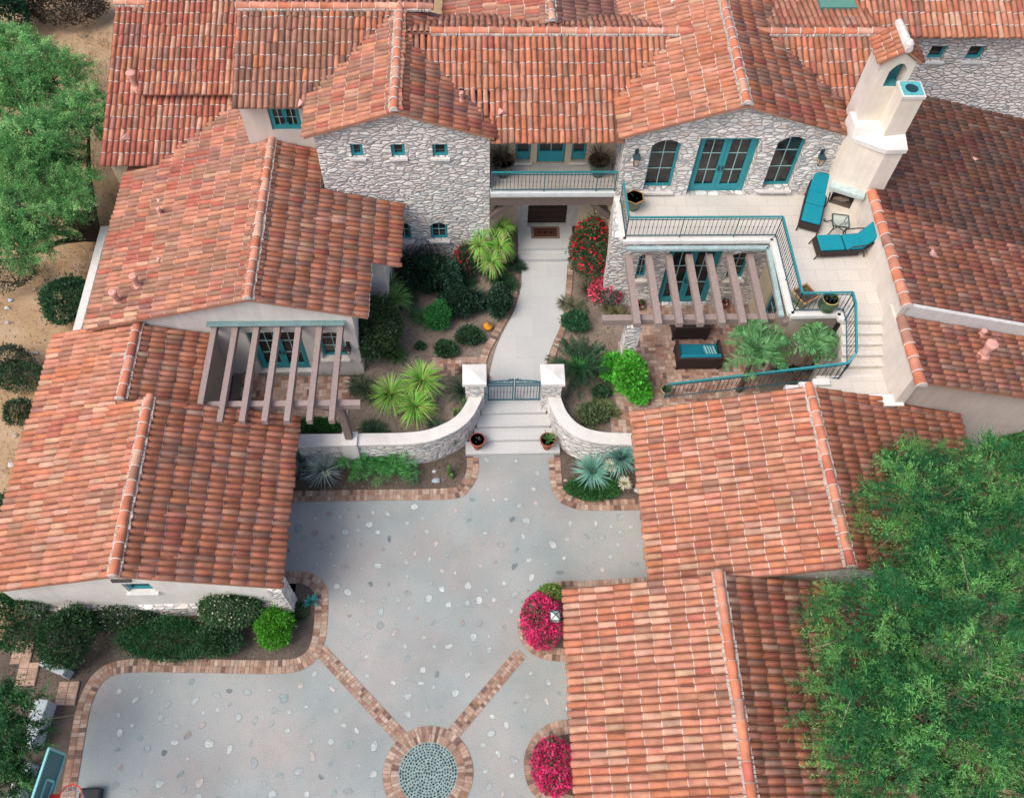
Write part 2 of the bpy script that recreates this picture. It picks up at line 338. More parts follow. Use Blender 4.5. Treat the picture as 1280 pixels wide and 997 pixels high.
def window(parent, p0, p1, s0, s1, zb, zt, nx=2, nz=2, dep=.12, fw=.06, col=TEAL, name='window', arch=0, sill=True, double=False, kick=0, blind=None, scol=CREAM):
    p0, p1 = np.array(p0, float), np.array(p1, float); L = np.linalg.norm(p1-p0); a = (p1-p0)/L; n = np.array([a[1], -a[0]]); a3 = np.array([*a, 0]); n3 = np.array([*n, 0])
    def W(s, z, d=0): return np.array([*(p0+a*s-n*d), z])
    mb = MB(); g = .012
    def B(u0, u1, h0, h1, d, t=.03, c=col): mb.obox((W(u0, h0, d)+W(u1, h1, d))/2, a3*(u1-u0)/2, n3*t, np.array([0, 0, (h1-h0)/2]), 'paint', c)
    s0 += g; s1 -= g; zb += g; zt -= g
    B(s0, s0+fw, zb, zt, dep); B(s1-fw, s1, zb, zt, dep); B(s0+fw, s1-fw, zb, zb+fw, dep); B(s0+fw, s1-fw, zt-fw, zt, dep)
    if kick: B(s0+fw, s1-fw, zb+fw, zb+fw+kick, dep)
    halves = [(s0+fw, s1-fw)]
    if double:
        mid = (s0+s1)/2; halves = [(s0+fw, mid), (mid, s1-fw)]
        for h0, h1 in halves:
            B(h0+.004, h0+fw*1.3, zb+fw, zt-fw, dep-.01, .028); B(h1-fw*1.3, h1-.004, zb+fw, zt-fw, dep-.01, .028); B(h0+fw*1.3, h1-fw*1.3, zb+fw, zb+fw*3.0, dep-.01, .028); B(h0+fw*1.3, h1-fw*1.3, zt-fw*2.2, zt-fw, dep-.01, .028)
        halves = [(h0+fw*1.3, h1-fw*1.3) for h0, h1 in halves]
    mt = (.30, .48, .48) if nx*nz > 1 else col
    for h0, h1 in halves:
        for i in range(1, nx): q = h0+(h1-h0)*i/nx; B(q-.012, q+.012, zb+fw, zt-fw, dep+.012, .01, mt)
        for j in range(1, nz): q = zb+fw+kick+(zt-zb-2*fw-kick)*j/nz; B(h0, h1, q-.012, q+.012, dep+.012, .0085, mt)
    w = mb.build(name, parent)
    pb = MB(); pb.obox((W(s0+fw*.5, zb, dep+.03)+W(s1-fw*.5, zt, dep+.03))/2, a3*(s1-s0-fw)/2, n3*.004, np.array([0, 0, (zt-zb)/2-.01]), 'glass', (0, 0, 0)); pb.build('pane', w)
    if sill:
        sb = MB(); sb.obox((W(s0-.06, zb-.05, .0)+W(s1+.06, zb-.05, .0))/2, a3*((s1-s0)/2+.07), n3*.09, np.array([0, 0, .035]), 'stucco', scol); sb.build('sill', w)
    if double:
        hb = MB(); mid = (s0+s1)/2
        for s in (-1, 1): hb.obox(W(mid+s*.055, zb+(zt-zb)*.42, dep-.06), a3*.012, n3*.02, np.array([0, 0, .09]), 'metal', (.02, .02, .02))
        hb.build('handle', w)
    return w
def sy(px, py, Y, x0):
    w = YA(px, py, Y); return w[0]-x0, w[2]
def railing(parent, pts, h=.88, name='railing', sp=.115, col=(.03, .27, .30), bal=(.05, .07, .08), z_is=True, step=3):
    mb = MB(); bb = MB()
    for (p, q) in zip(pts[:-1], pts[1:]):
        p, q = np.array(p, float), np.array(q, float); L = np.linalg.norm((q-p)[:2]); up = np.array([0, 0, 1.])
        mb.bar(p+up*h, q+up*h, .055, .035, 'metal', col); mb.bar(p+up*(h-.10), q+up*(h-.10), .02, .02, 'metal', TEALD); mb.bar(p+up*.09, q+up*.09, .025, .025, 'metal', TEALD)
        n = max(1, int(L/sp))
        for i in range(n+1):
            c = p+(q-p)*i/n; post = i in (0, n) or i % max(1, int(1.6/sp)) == 0; r = .016 if post else .0075
            bb.tube([c+up*(0 if post else .09), c+up*(h-.02)], r, 'metal', TEALD if post else bal, 5)
            if not post: bb.tube([c+up*(h*.42), c+up*(h*.5), c+up*(h*.58)], [.006, .017, .006], 'metal', bal, 5)
    r = mb.build(name, parent); bb.build('balusters', r); return r
# ------------------------------------------------------------ vegetation
def ortho(D):
    ref = np.where(np.abs(D[:, 2:3]) < .9, [[0, 0, 1.]], [[1., 0, 0]]); s = np.cross(D, ref); s /= np.linalg.norm(s, axis=1, keepdims=True)+1e-9; return s
def leaves(Pt, D, l, w, cols):
    """diamond leaves at Pt pointing along D"""
    D = D/(np.linalg.norm(D, axis=1, keepdims=True)+1e-9); s = ortho(D); t = np.cross(s, D); an = rng.uniform(0, np.pi, (len(D), 1)); s = s*np.cos(an)+t*np.sin(an)
    l = np.broadcast_to(l, (len(D),))[:, None]; w = np.broadcast_to(w, (len(D),))[:, None]
    V = np.stack([Pt, Pt+D*l*.45+s*w*.5, Pt+D*l, Pt+D*l*.45-s*w*.5], 1).reshape(-1, 3); return V, np.arange(len(V)).reshape(-1, 4), cols
def jitcol(c, n, a=.2, b=.06): return (np.array(c)[None]*rng.normal(1, a, (n, 1)).clip(.4, 1.8)*rng.normal(1, b, (n, 3))).clip(.004, 1)
def bush(name, px, py, z, rx, ry, rz, col, label, cat='bush', n=2600, leaf=.055, group=None, flower=None, fn=0, parent=None, col2=None, lumps=14, base=None):
    col = tuple(np.array(col)*1.5)
    """ellipsoidal shrub: real leaves on lumpy shell and inside"""
    c = np.array([*(U2(px, py, z+rz*.9) if base is None else base), z]); root = thing(name, c, label, cat, group) if parent is None else parent
    o = np.array([0, 0, rz*.95]); n = int(n*1.5); leaf *= 1.35; d = rng.normal(size=(n, 3)); d /= np.linalg.norm(d, axis=1, keepdims=True); d[:, 2] = np.where(d[:, 2] < -.35, -d[:, 2], d[:, 2])
    lc = rng.normal(size=(lumps, 3)); lc /= np.linalg.norm(lc, axis=1, keepdims=True); dots = (d@lc.T).max(1); rr = .66+.42*np.clip((dots-.45)/.55, 0, 1)**1.2; stray = rng.random(n) < .07; rr[stray] *= rng.uniform(1.02, 1.28, int(stray.sum()))
    rr *= rng.uniform(.72, 1.05, n)**.7; Pt = o+d*rr[:, None]*np.array([rx, ry, rz]); Pt[:, 2] = np.maximum(Pt[:, 2], .02)
    D = d+rng.normal(0, .7, (n, 3)); D[:, 2] += .25; cc = jitcol(col, n)
    if col2 is not None: k = rng.random(n) < .35; cc[k] = jitcol(col2, int(k.sum()))
    V, Fq, cc = leaves(c+Pt, D, leaf*rng.uniform(.7, 1.4, n), leaf*.62, cc); npmesh('foliage', V, Fq, cc, 'leaf', root)
    mb = MB()
    for i in range(6):
        a = rng.uniform(0, 6.28); mb.tube([c+[0, 0, -.02], c+[math.cos(a)*rx*.25, math.sin(a)*ry*.25, rz*.6], c+[math.cos(a)*rx*.6, math.sin(a)*ry*.6, rz*1.3]], [.03, .02, .008], 'wood', (.10, .075, .055), 5)
    mb.build('stem', root)
    if flower:
        d = rng.normal(size=(fn, 3)); d /= np.linalg.norm(d, axis=1, keepdims=True); d[:, 2] = abs(d[:, 2]); k = rng.integers(0, 44, fn); cl = rng.normal(size=(44, 3)); cl[:, 2] = abs(cl[:, 2]); cl /= np.linalg.norm(cl, axis=1, keepdims=True)
        if flower[1]: d = cl[k]+rng.normal(0, flower[1]*.75, (fn, 3)); d /= np.linalg.norm(d, axis=1, keepdims=True)
        Pt = c+o+d*np.array([rx, ry, rz])*rng.uniform(.95, 1.08, (fn, 1)); V, Fq, cc = leaves(Pt, d+rng.normal(0, .9, (fn, 3)), flower[2], flower[2]*.8, jitcol(flower[0], fn, .25)); npmesh('flowers', V, Fq, cc, 'leaf', root)
    return root
def blades(c, n, L, w, col, up=(.15, 1.4), droop=.5, cols2=None, seg=4, off_=.04):
    if n > 50: n = int(n*1.9); w = w*.72
    """rosette of arching blades: returns V,F,cols"""
    c = np.array(c, float); VV = []; FF = []; CC = []; k = 0
    for i in range(n):
        a = rng.uniform(0, 2*np.pi); e = rng.uniform(*up); l = L*rng.uniform(.75, 1.1); dx, dy = math.cos(a), math.sin(a); sx, sy2 = -dy, dx
        pts = []
        for j in range(seg+1):
            t = j/seg; ee = e-droop*t*t*1.6; hh = l*t; pts.append((hh*math.cos(e-droop*t*.6), hh*math.sin(e-droop*t)))
        cl = np.array(col)*rng.normal(1, .2); 
        if cols2 is not None and rng.random() < .3: cl = np.array(cols2)*rng.normal(1, .15)
        for j, (r, h) in enumerate(pts):
            ww = w*(1-(j/seg)**1.6)*.5+.002; b = c+np.array([dx*(r+off_), dy*(r+off_), h])
            VV += [b+np.array([sx*ww, sy2*ww, 0]), b-np.array([sx*ww, sy2*ww, 0])]
            if j: FF.append((k+2*j-2, k+2*j-1, k+2*j+1, k+2*j)); CC.append(np.clip(cl*(1.0+.15*j/seg), .004, 1))
        k += 2*(seg+1)
    return np.array(VV), np.array(FF), np.array(CC)
def rosette(name, px, py, z, heads, label, cat, group=None, trunk=None):
    """heads: list of (dx,dy,dz,n,L,w,col,up,droop,col2)"""
    c = np.array([*U2(px, py, z+(heads[0][2] if name == 'agave' else 0)), z]); root = thing(name, c, label, cat, group)
    for h in heads:
        V, Fq, cc = blades(c+np.array(h[:3]), h[3], h[4], h[5], h[6], h[7], h[8], h[9]); npmesh('leaf_rosette', V, Fq, cc, 'leaf', root)
    if trunk:
        mb = MB()
        for h in heads: mb.tube([c+[0, 0, -.02], c+np.array([h[0]*.6, h[1]*.6, h[2]*.5]), c+np.array(h[:3])], [.07, .055, .05], 'wood', (.14, .105, .075), 7)
        mb.build('trunk', root)
    return root
def palm(name, px, py, z, n, L, col, label, cat='palm', base=None, lw=.03, ll=.22, th=.4, group=None, up=(.15, 1.2), trunk=.12, cnt=22, droop=.65):
    c = np.array([*(base or U2(px, py, z+th)), z]); root = thing(name, c, label, cat, group); mb = MB(); mb.tube([c+[0, 0, -.02], c+[0, 0, th]], [trunk, trunk*.75], 'wood', (.12, .085, .06), 9); mb.build('trunk', root)
    P = []; D = []; LL = []; fr = MB()
    for i in range(n):
        a = 2*np.pi*i/n*2.4+rng.uniform(-.2, .2); e = rng.uniform(*up); pts = []
        for j in range(cnt):
            t = (j+1)/cnt; r = L*t*math.cos(e-droop*t*.5); h = L*t*math.sin(e-droop*t); pts.append(c+[math.cos(a)*r, math.sin(a)*r, th+h])
        fr.tube([c+[0, 0, th*.9]]+pts[::4], .012, 'leaf', tuple(np.array(col)*1.2), 4)
        sd = np.array([-math.sin(a), math.cos(a), 0])
        for j in range(2, cnt-1):
            dd = pts[j+1]-pts[j]; dd /= np.linalg.norm(dd); s = math.sin(math.pi*min(1, (j+3)/(cnt+2)))**.6
            for q in (-1, 1): P.append(pts[j]); D.append(dd*.7+sd*q+[0, 0, .15]); LL.append(ll*s)
    P, D = np.array(P), np.array(D)+rng.normal(0, .08, (len(D), 3)); V, Fq, cc = leaves(P, D, np.array(LL), lw, jitcol(col, len(P), .2)); npmesh('frond_leaves', V, Fq, cc, 'leaf', root); fr.build('frond_stem', root); return root
def tree(name, base, crowns, col, col2, label, nt_=300, per=150, leaf=(.11, .028), trunk_r=.16, droop=.25, group=None, tw=.75):
    """feathery desert tree. crowns: list of (x,y,z,rx,ry,rz) world ellipsoids"""
    base = np.array(base, float); root = thing(name, base, label, 'tree', group); mb = MB(); vol = np.array([q[3]*q[4]*q[5] for q in crowns]); vol = vol**.8/np.sum(vol**.8)
    Pa = []; Da = []; Ca = []
    for ci, q in enumerate(crowns):
        c = np.array(q[:3]); r = np.array(q[3:]); mid = (base+c)/2+rng.normal(0, .25, 3)*[1, 1, 0]
        mb.tube([base-[0, 0, .05], base*.65+mid*.35, mid, c-[0, 0, r[2]*.4]], [trunk_r, trunk_r*.75, trunk_r*.55, trunk_r*.25], 'wood', (.07, .055, .045), 8)
        k = int(nt_*vol[ci])
        d = rng.normal(size=(k, 3)); d /= np.linalg.norm(d, axis=1, keepdims=True); d[:, 2] = np.where(d[:, 2] < -.3, -d[:, 2]*.6, d[:, 2]); rad = rng.uniform(.35, 1.0, k)**.6
        lm = rng.normal(size=(10, 3)); lm /= np.linalg.norm(lm, axis=1, keepdims=True); rad *= .78+.3*np.clip(((d@lm.T).max(1)-.6)/.4, 0, 1)
        tips = c+d*r*rad[:, None]
        for i in range(k):
            if i % 3 == 0: mb.tube([c-[0, 0, r[2]*.4], (c+tips[i])/2+rng.normal(0, .12, 3), tips[i]], [.028, .016, .005], 'wood', (.13, .10, .07), 4)
            if i % 22 == 0: q = tips[i]+d[i]*r*.12; mb.tube([tips[i]-d[i]*.3, q, q+rng.normal(0, .3, 3)+d[i]*.3], [.012, .009, .003], 'wood', (.30, .25, .17), 4)
            td = d[i]*[1, 1, .5]+rng.normal(0, .45, 3); td /= np.linalg.norm(td); nn = 9; base_c = np.array(col)*rng.uniform(.75, 1.2) if rng.random() < .6 else np.array(col2)*rng.uniform(.7, 1.25)
            for s_ in range(nn):      # sprigs of one twig
                sd = td+rng.normal(0, .55, 3); sd /= np.linalg.norm(sd); ln = tw*rng.uniform(.5, 1.1); m_ = per//nn
                t = rng.uniform(.05, 1, m_)[:, None]; pp = tips[i]+sd*ln*(t-.3)+np.array([0, 0, -1])*droop*ln*t**2+rng.normal(0, .028, (m_, 3))
                Pa.append(pp); Da.append(sd+rng.normal(0, .75, (m_, 3))); Ca.append((base_c*rng.normal(1, .12))[None]*rng.normal(1, .16, (m_, 1)))
    P = np.vstack(Pa); D = np.vstack(Da); cc = np.vstack(Ca).clip(.004, 1); V, Fq, cc = leaves(P, D, leaf[0]*rng.uniform(.6, 1.3, len(P)), leaf[1], cc)
    npmesh('crown', V, Fq, cc, 'leaf', root); mb.build('trunk', root); return root
# ============================================================ MAIN HOUSE
house = thing('main_house', (2.2, 20, 0), 'large two storey villa of pale fieldstone under red barrel tiles, with balcony and terrace', 'house')
G0 = .58
_mz = P_(6.0, .32, (0, -1), (0, 18.98)); _ml = P_(6.1, .32, (0, -1), (0, 20.24)); mainz = lambda x, y: np.where(y < 22.3, _mz(x, y), 7.05-.32*(y-22.3)); mainlz = lambda x, y: np.where(y < 23.35, _ml(x, y), 7.1-.25*(y-23.35))
w1L = P_(7.07, .34, (-1, 0), (-2.28, 0)); w1R = P_(7.07, .34, (1, 0), (-2.28, 0)); w1z = lambda x, y: np.where((y > 18.9) & (y < 23.5) & (x > -4.9) & (x < .46), np.minimum(w1L(x, y), w1R(x, y)), -9)
w2L = P_(7.5, .345, (-1, 0), (7.17, 0)); w2R = P_(7.5, .345, (1, 0), (7.17, 0)); w2z = lambda x, y: np.where((y > 18.7) & (y < 26.5) & (x > 3.89) & (x < 10.46), np.minimum(w2L(x, y), w2R(x, y)), -9)
# roofs of stone wing on the left of the entry
Y1 = 18.92
roof(house, [(-4.86, Y1), (-2.28, Y1), (-2.28, 23.5), (-4.86, 23.5)], (-1, 0), (-2.28, 0), 7.07, .34, 'rose', cut=[mainlz], label='left slope of the gabled stone wing roof, brownish rose tiles', seed=1)
roof(house, [(-2.28, Y1), (.42, Y1), (.42, 23.5), (-2.28, 23.5)], (1, 0), (-2.28, 0), 7.07, .34, 'mixed', cut=[mainz], seed=2)
caps(house, (-2.28, 23.4, 7.13), (-2.28, Y1, 7.13), 'salmon')
# right gabled wing
Y2 = 18.68
roof(house, [(3.93, Y2), (7.17, Y2), (7.17, 26.5), (3.93, 26.5)], (-1, 0), (7.17, 0), 7.5, .345, 'salmon', cut=[mainz], seed=3)
roof(house, [(7.17, Y2), (10.42, Y2+.1), (10.42, 26.5), (7.17, 26.5)], (1, 0), (7.17, 0), 7.5, .345, 'mixed', cut=[mainz], seed=4)
caps(house, (7.17, 26.4, 7.56), (7.17, Y2, 7.56), 'salmon')
# centre roof, front slope and strip of the back slope
YR = 22.25; zr = 6.0+.32*(YR-18.98)
roof(house, [(-2.2, 18.95), (6.7, 18.95), (6.7, YR), (-2.2, YR)], (0, -1), (0, 18.98), 6.0, .32, 'orange', cut=[w1z, w2z], slabp=[(.32, 18.95), (4.1, 18.95), (4.3, 20.5), (6.6, YR), (-1.4, YR), (-1.4, 20.6), (.32, 20.5)], label='front slope over the balcony, bright orange tiles', seed=5)
roof(house, [(-2.25, YR), (6.1, YR), (6.1, YR+1.2), (-2.25, YR+1.2)], (0, 1), (0, YR), zr, .32, 'salmon', cut=[w1z, w2z], seed=6)
caps(house, (6.2, YR, zr+.05), (-1.36, YR, zr+.05), 'salmon', .11)
# roof right of the right wing
roof(house, [(7.3, 18.98), (11.7, 18.98), (11.95, YR), (7.3, YR)], (0, -1), (0, 18.98), 6.0, .32, 'mixed', cut=[w2z], slabp=[(10.4, 19.0), (11.7, 18.98), (11.95, YR), (7.3, YR), (7.3, 21.3), (10.4, 20.2)], seed=7)
caps(house, (11.95, YR, zr+.05), (7.7, YR, zr+.05), 'salmon', .11)
roof(house, [(7.7, YR), (11.95, YR), (11.5, YR+2.4), (9.6, YR+2.4)], (0, 1), (0, YR), zr, .10, 'salmon', cut=[w2z], seed=8)
# long roof left of the stone wing
YL = 23.3; zl = 6.1+.32*(YL-20.24)
roof(house, [(-7.03, 20.24), (-4.4, 20.24), (-2.2, 21), (-2.2, YL), (-7.03, YL)], (0, -1), (0, 20.24), 6.1, .32, 'brown', cut=[w1z], label='long slope left of the stone wing, dark brown tiles', seed=9)
roof(house, [(-7.03, YL), (-1.3, YL), (-1.3, YL+2.5), (-7.03, YL+2.5)], (0, 1), (0, YL), zl, .25, 'rose', seed=10)
caps(house, (-1.35, YL, zl+.05), (-7.03, YL, zl+.05), 'salmon', .11)
# gable behind the ridge
bz = 6.95; A_ = U(690, 29, bz)
def onpl(px, py, f):
    lo, hi = -3, 15; g = lambda z: (lambda w: w[2]-f(w[0], w[1]))(U(px, py, z)); gl = g(lo)
    for _ in range(50):
        m_ = (lo+hi)/2
        if g(m_)*gl > 0: lo = m_
        else: hi = m_
    return U(px, py, lo)
bl = P_(bz, .2, (-1, 0), A_); br = P_(bz, .2, (1, 0), A_)
q1 = onpl(556, 21, bl); q2 = onpl(829, 19, br)
roof(house, [tuple(A_[:2]), tuple(q1[:2]), (q1[0], 28.6), (A_[0], 28.6)], (-1, 0), A_, bz, .2, 'rose', seed=11)
roof(house, [tuple(A_[:2]), tuple(q2[:2]), (q2[0], 28.6), (A_[0], 28.6)], (1, 0), A_, bz, .2, 'dark', seed=12)
caps(house, (A_[0], 28.5, bz+.06), (A_[0], A_[1], bz+.06), 'rose')
# far left roofs
roof(house, [(-10.69, 22.74), (-7.1, 22.74), (-7.1, 29.5), (-10.69, 29.5)], (0, -1), (0, 22.74), 4.42, .3, 'crimson', label='upper far left slope, crimson and salmon tiles', seed=13)
rB = P_(3.5, .3, (0, -1), (0, 20.62)); l3L = P_(4.5, .275, (-1, 0), (-6.24, 0))
roof(house, [(-11.75, 20.62), (-6.9, 20.62), (-6.9, 23.0), (-10.6, 23.0), (-10.6, 26.1), (-11.75, 26.1)], (0, -1), (0, 20.62), 3.5, .3, 'crimson', cut=[lambda x, y: np.where(y < 23, l3L(x, y), -9)], label='lower far left slope, dark crimson tiles', seed=14)
caps(house, (-10.2, 26.1, 5.2), (-11.75, 26.1, 5.2), 'salmon', .1)
roof(house, [(-11.75, 26.1), (-10.2, 26.1), (-10.2, 28), (-11.75, 28)], (0, 1), (0, 26.1), 5.14, .3, 'rose', seed=15)
vent(house, -10.85, 23.2, rB, .5, .11); flash(house, -11.0, 21.5, rB)
# right rear wing with stone wall under its eave
IY = 23.0; eI = YA(1200, 46, IY-.35)[2]
roof(house, [(11.2, IY-.35), (19.6, IY-.35), (19.6, 27.5), (11.2, 27.5)], (0, -1), (0, IY-.35), eI, .32, 'salmon', seed=16)
# ---- walls of the house
w = MB(); W1a, W1b = (-4.62, 19.1), (.30, 19.1)
def gtop(x0, xr, zr_, p):
    f = lambda s: zr_-p*abs(x0+s-xr)-.1
    f.brk = [xr-x0]; return f
small = [(a, b) for a, b in ((437, 455), (488, 507), (540, 560))]; ops1 = []
for a, b in small:
    l, zt = sy(a, 181, 19.1, -4.62); r, zb = sy(b, 196, 19.1, -4.62); ops1.append((l, r, zb-.02, zt+.02))
l, zt = sy(537, 279, 19.1, -4.62); r, zb = sy(560, 300, 19.1, -4.62); lw = (l, r, zb, zt, .10)
l, _ = sy(500, 279, 19.1, -4.62); r, _ = sy(515, 300, 19.1, -4.62); lw2 = (l-.15, r, zb, zt, .10)
facade(w, W1a, W1b, 0, gtop(-4.62, -2.28, 7.07, .34), ops1+[lw, lw2], 'masonry', th=.3)
facade(w, (.30, 19.1), (.30, 23.4), 0, 6.1, (), 'masonry'); facade(w, (-4.62, 23.4), (-4.62, 19.1), 0, 6.1, (), 'masonry')
ob = w.build('stone_wall', house)
for o in ops1: window(house, W1a, W1b, *o[:4], nx=1, nz=1, dep=.10, fw=.075, scol=(.66, .64, .62))
for o in (lw, lw2): window(house, W1a, W1b, *o[:4], nx=2, nz=2, dep=.12, fw=.07, scol=(.6, .57, .54))
# W2 upper facade on the terrace
TZ = 3.9; WY = 18.88; w = MB(); x0 = 4.12; A2, B2 = (x0, WY), (10.6, WY)
def opn(pl, pr, pt, pb, Y=WY, X0=x0, zb=None):
    l, zb_ = sy(pl, pb, Y, X0); r, _ = sy(pr, pb, Y, X0); _, zt = sy((pl+pr)/2+10, pt, Y, X0); return (l, r, zb_ if zb is None else zb, zt)
ow = opn(803, 839, 175, 239); od = opn(857, 928, 173, 244, zb=TZ+.01); orr = opn(951, 986, 171, 237)
facade(w, A2, B2, TZ-.1, gtop(x0, 7.17, 7.5, .345), [ow+(.22,), od, orr+(.22,)], 'masonry', th=.34)
facade(w, (4.12, 23), (4.12, WY), 0, 6.3, (), 'masonry'); w.build('stone_wall', house)
for o in (ow, orr): window(house, A2, B2, *o, nx=2, nz=3, dep=.24, fw=.07, scol=(.66, .63, .6))
window(house, A2, B2, *od, nx=2, nz=3, dep=.2, fw=.085, double=True, kick=.1, name='french_door', sill=False)
# stone corner strip down to the garden
w = MB(); w.prism([(3.86, 17.25), (4.42, 17.25), (4.42, 19.2), (4.1, 19.2)], .5, TZ-.02, 'masonry', (.5, .5, .5)); w.build('stone_wall', house)
# upper balcony
w = MB(); BY = 20.2; a0 = (.30, BY); b0 = (4.12, BY)
def op_b(pl, pr, zb, zt): l, _ = sy(pl, 195, BY, .30); r, _ = sy(pr, 195, BY, .30); return (l, r, zb, zt)
d_ = op_b(671, 706, 3.92, 6.0); wl = op_b(644, 663, 4.02, 5.9); wr = op_b(714, 732, 4.02, 5.9)
facade(w, a0, b0, 3.9, 6.25, [wl, d_, wr], 'stucco', TAN, th=.2); w.build('balcony_wall', house)
for o in (wl, wr): window(house, a0, b0, *o, nx=1, nz=2, dep=.1, fw=.05, kick=.25)
window(house, a0, b0, *d_, nx=2, nz=3, dep=.1, fw=.07, name='balcony_door', kick=.35, sill=False)
w = MB(); yb = 18.98; w.box(.32, 4.1, yb, BY, 3.72, 3.9, 'limestone', (1, 1, 1)); w.box(.32, 4.1, yb-.06, yb+.14, 3.82, 3.96, 'stucco', (.62, .66, .66)); w.build('balcony_slab', house)
w = MB(); w.box(.32, 4.1, yb-.0, yb+.24, 3.38, 3.715, 'wood', (.16, .12, .105))
w.bar((.36, yb+.12, 2.75), (.98, yb+.12, 3.4), .18, .18, 'wood', (.13, .10, .09)); w.bar((4.06, yb+.12, 2.75), (3.44, yb+.12, 3.4), .18, .18, 'wood', (.13, .10, .09)); w.build('timber_lintel', house)
railing(house, [(.36, yb+.02, 3.96), (4.06, yb+.02, 3.96)], .8, 'balcony_railing', .11)
# entry porch
w = MB(); PY = 20.32; px0, px1 = U(659, 283, .9)[0], U(707, 283, .9)[0]
facade(w, (px0-.35, PY), (px1+.35, PY), .9, 3.7, [(.35, .35+px1-px0, .92, 3.25)], 'stone', (.45, .44, .42), th=.35)
facade(w, (.32, 19.1), (px0-.35, PY), .9, 3.7, (), 'stucco', TAN); facade(w, (px1+.35, PY), (4.1, 19.15), .9, 3.7, (), 'stucco', TAN); w.build('porch_wall', house)
w = MB(); w.box(px0+.01, px1-.01, PY+.14, PY+.22, .92, 3.24, 'wood', (.035, .022, .02))
for i in range(9): w.box(px0+.04, px1-.04, PY+.125, PY+.14, .98+i*.25, 1.18+i*.25, 'wood', (.045, .028, .024))
dr = w.build('front_door', house); hb = MB(); hb.box(px1-.15, px1-.10, PY+.07, PY+.12, 1.8, 2.1, 'metal', (.05, .04, .03)); hb.build('handle', dr)
# wall under the long left roof, with casement
w = MB(); LY = 20.62
c0, c1 = (-6.95, LY), (-4.62, LY); l, zt = sy(333, 134, LY, -6.95); r, zb = sy(379, 163, LY, -6.95)
facade(w, c0, c1, 3.5, 6.05, [(l, r+.0, zb, zt)], 'stucco', (.60, .54, .49)); facade(w, (-6.95, 23.2), (-6.95, LY), 3, 6.05, (), 'stucco', (.6, .54, .49)); w.build('stucco_wall', house)
window(house, c0, c1, l, r, zb, zt, nx=2, nz=2, dep=.08, fw=.05, double=True, name='casement_window', sill=False)
w = MB(); facade(w, (-11.6, 20.9), (-6.9, 20.9), 0, 3.42, (), 'stucco', TAN); facade(w, (-11.6, 27), (-11.6, 20.9), 0, 3.42, (), 'stucco', TAN); facade(w, (-10.6, 22.95), (-7.0, 22.95), 3.3, 4.36, (), 'stucco', TAN)
w.build('stucco_wall', house)
# right rear stone wall with two windows
w = MB(); r0, r1 = (11.3, IY), (18.45, IY); wz = []
for (a, b) in ((1156, 1177), (1204, 1225)):
    l, zb = sy(a, 76, IY, 11.3); r, _ = sy(b, 76, IY, 11.3); _, zt = sy(b, 58, IY, 11.3); wz.append((l, r, zb, zt))
facade(w, r0, r1, 2, eI+.02, wz, 'masonry', th=.3); facade(w, r1, (18.45, 27), 2, eI, (), 'masonry'); w.build('stone_wall', house)
for o in wz: window(house, r0, r1, *o, nx=1, nz=1, dep=.16, fw=.08, scol=(.6, .6, .6))
# green skylight behind the right ridge
w = MB(); p = U(1043, 3, 6.9); w.box(p[0]-.55, p[0]+.55, p[1]-.45, p[1]+.3, 6.0, 7.05, 'paint', (.10, .25, .20)); w.build('skylight', house)
w = MB(); p = U(838, 8, 6.6); w.box(p[0]-.12, p[0]+.2, p[1]-.5, p[1]+.6, 5.5, 7.1, 'stucco', WHITE); w.build('parapet_end', house)
for (px, py) in ((626, 141), (775, 141)):
    q = onpl(px, py, mainz); flash(house, q[0], q[1], mainz, .15, .4)
for (px, py) in ((377, 130),): q = onpl(px, py, mainlz); flash(house, q[0], q[1], mainlz, .16, .5)
q = onpl(577, 127, w1R); vent(house, q[0], q[1], w1R, .25, .05)
q = onpl(884, 135, w2L); vent(house, q[0], q[1], w2L, .1, .03)
# ---- terrace
t1 = U2(779, 300, TZ); t2 = U2(966, 299, TZ); t3 = U2(989, 393, TZ); t4 = U2(1050, 392, TZ)
TX = 11.22; sx0, sx1 = 10.28, 11.16
terr = [(4.14, WY+.1), t1, t2, t3, t4, (t4[0], 14.18), (TX, 14.18), (TX, WY+.1)]
w = MB(); w.prism(terr, TZ-.14, TZ, 'limestone', (1, 1, 1)); w.build('terrace_floor', house)
# projecting curb and verdigris gutter
w = MB(); 
def curb(pts, wd=.17):
    for p, q in zip(pts[:-1], pts[1:]): w.bar((*p, TZ-.03), (*q, TZ-.03), wd, .13, 'stucco', (.66, .65, .63))
curb([(t1[0]-.02, WY-.1), t1, t2, t3, t4, (t4[0], 14.2)]); w.build('terrace_curb', house)
w = MB(); g1 = np.array(t1)+[.1, -.2]; g2 = np.array(t2)+[-.13, -.2]; g3 = np.array(t3)+[-.22, .05]
for (p, q) in ((g1, g2), (g2, g3)):
    n = 14
    for i in range(n):
        a = p+(q-p)*i/n; b = p+(q-p)*(i+1)/n; c = tuple(np.array((.36, .49, .49))*rnd.uniform(.9, 1.1)); w.bar((*a, TZ-.16), (*b, TZ-.16), .13, .09, 'metal', c)
w.build('rain_gutter', house)
yt = t1[1]; f1 = (4.15, yt+.05); f2 = (t2[0]+.12, yt+.05); w = MB(); X0 = 4.15; Yf = yt+.05
lo1 = opn(793, 806, 318, 349, Yf, X0); lod = opn(822, 885, 314, 372, Yf, X0, .62); lo3 = opn(905, 927, 316, 350, Yf, X0)
facade(w, f1, f2, .5, TZ-.1, [lo1+(.12,), lod, lo3+(.12,)], 'masonry', th=.3); w.build('stone_wall', house)
window(house, f1, f2, *lo1, nx=2, nz=3, dep=.16, fw=.06); window(house, f1, f2, *lo3, nx=2, nz=3, dep=.16, fw=.06)
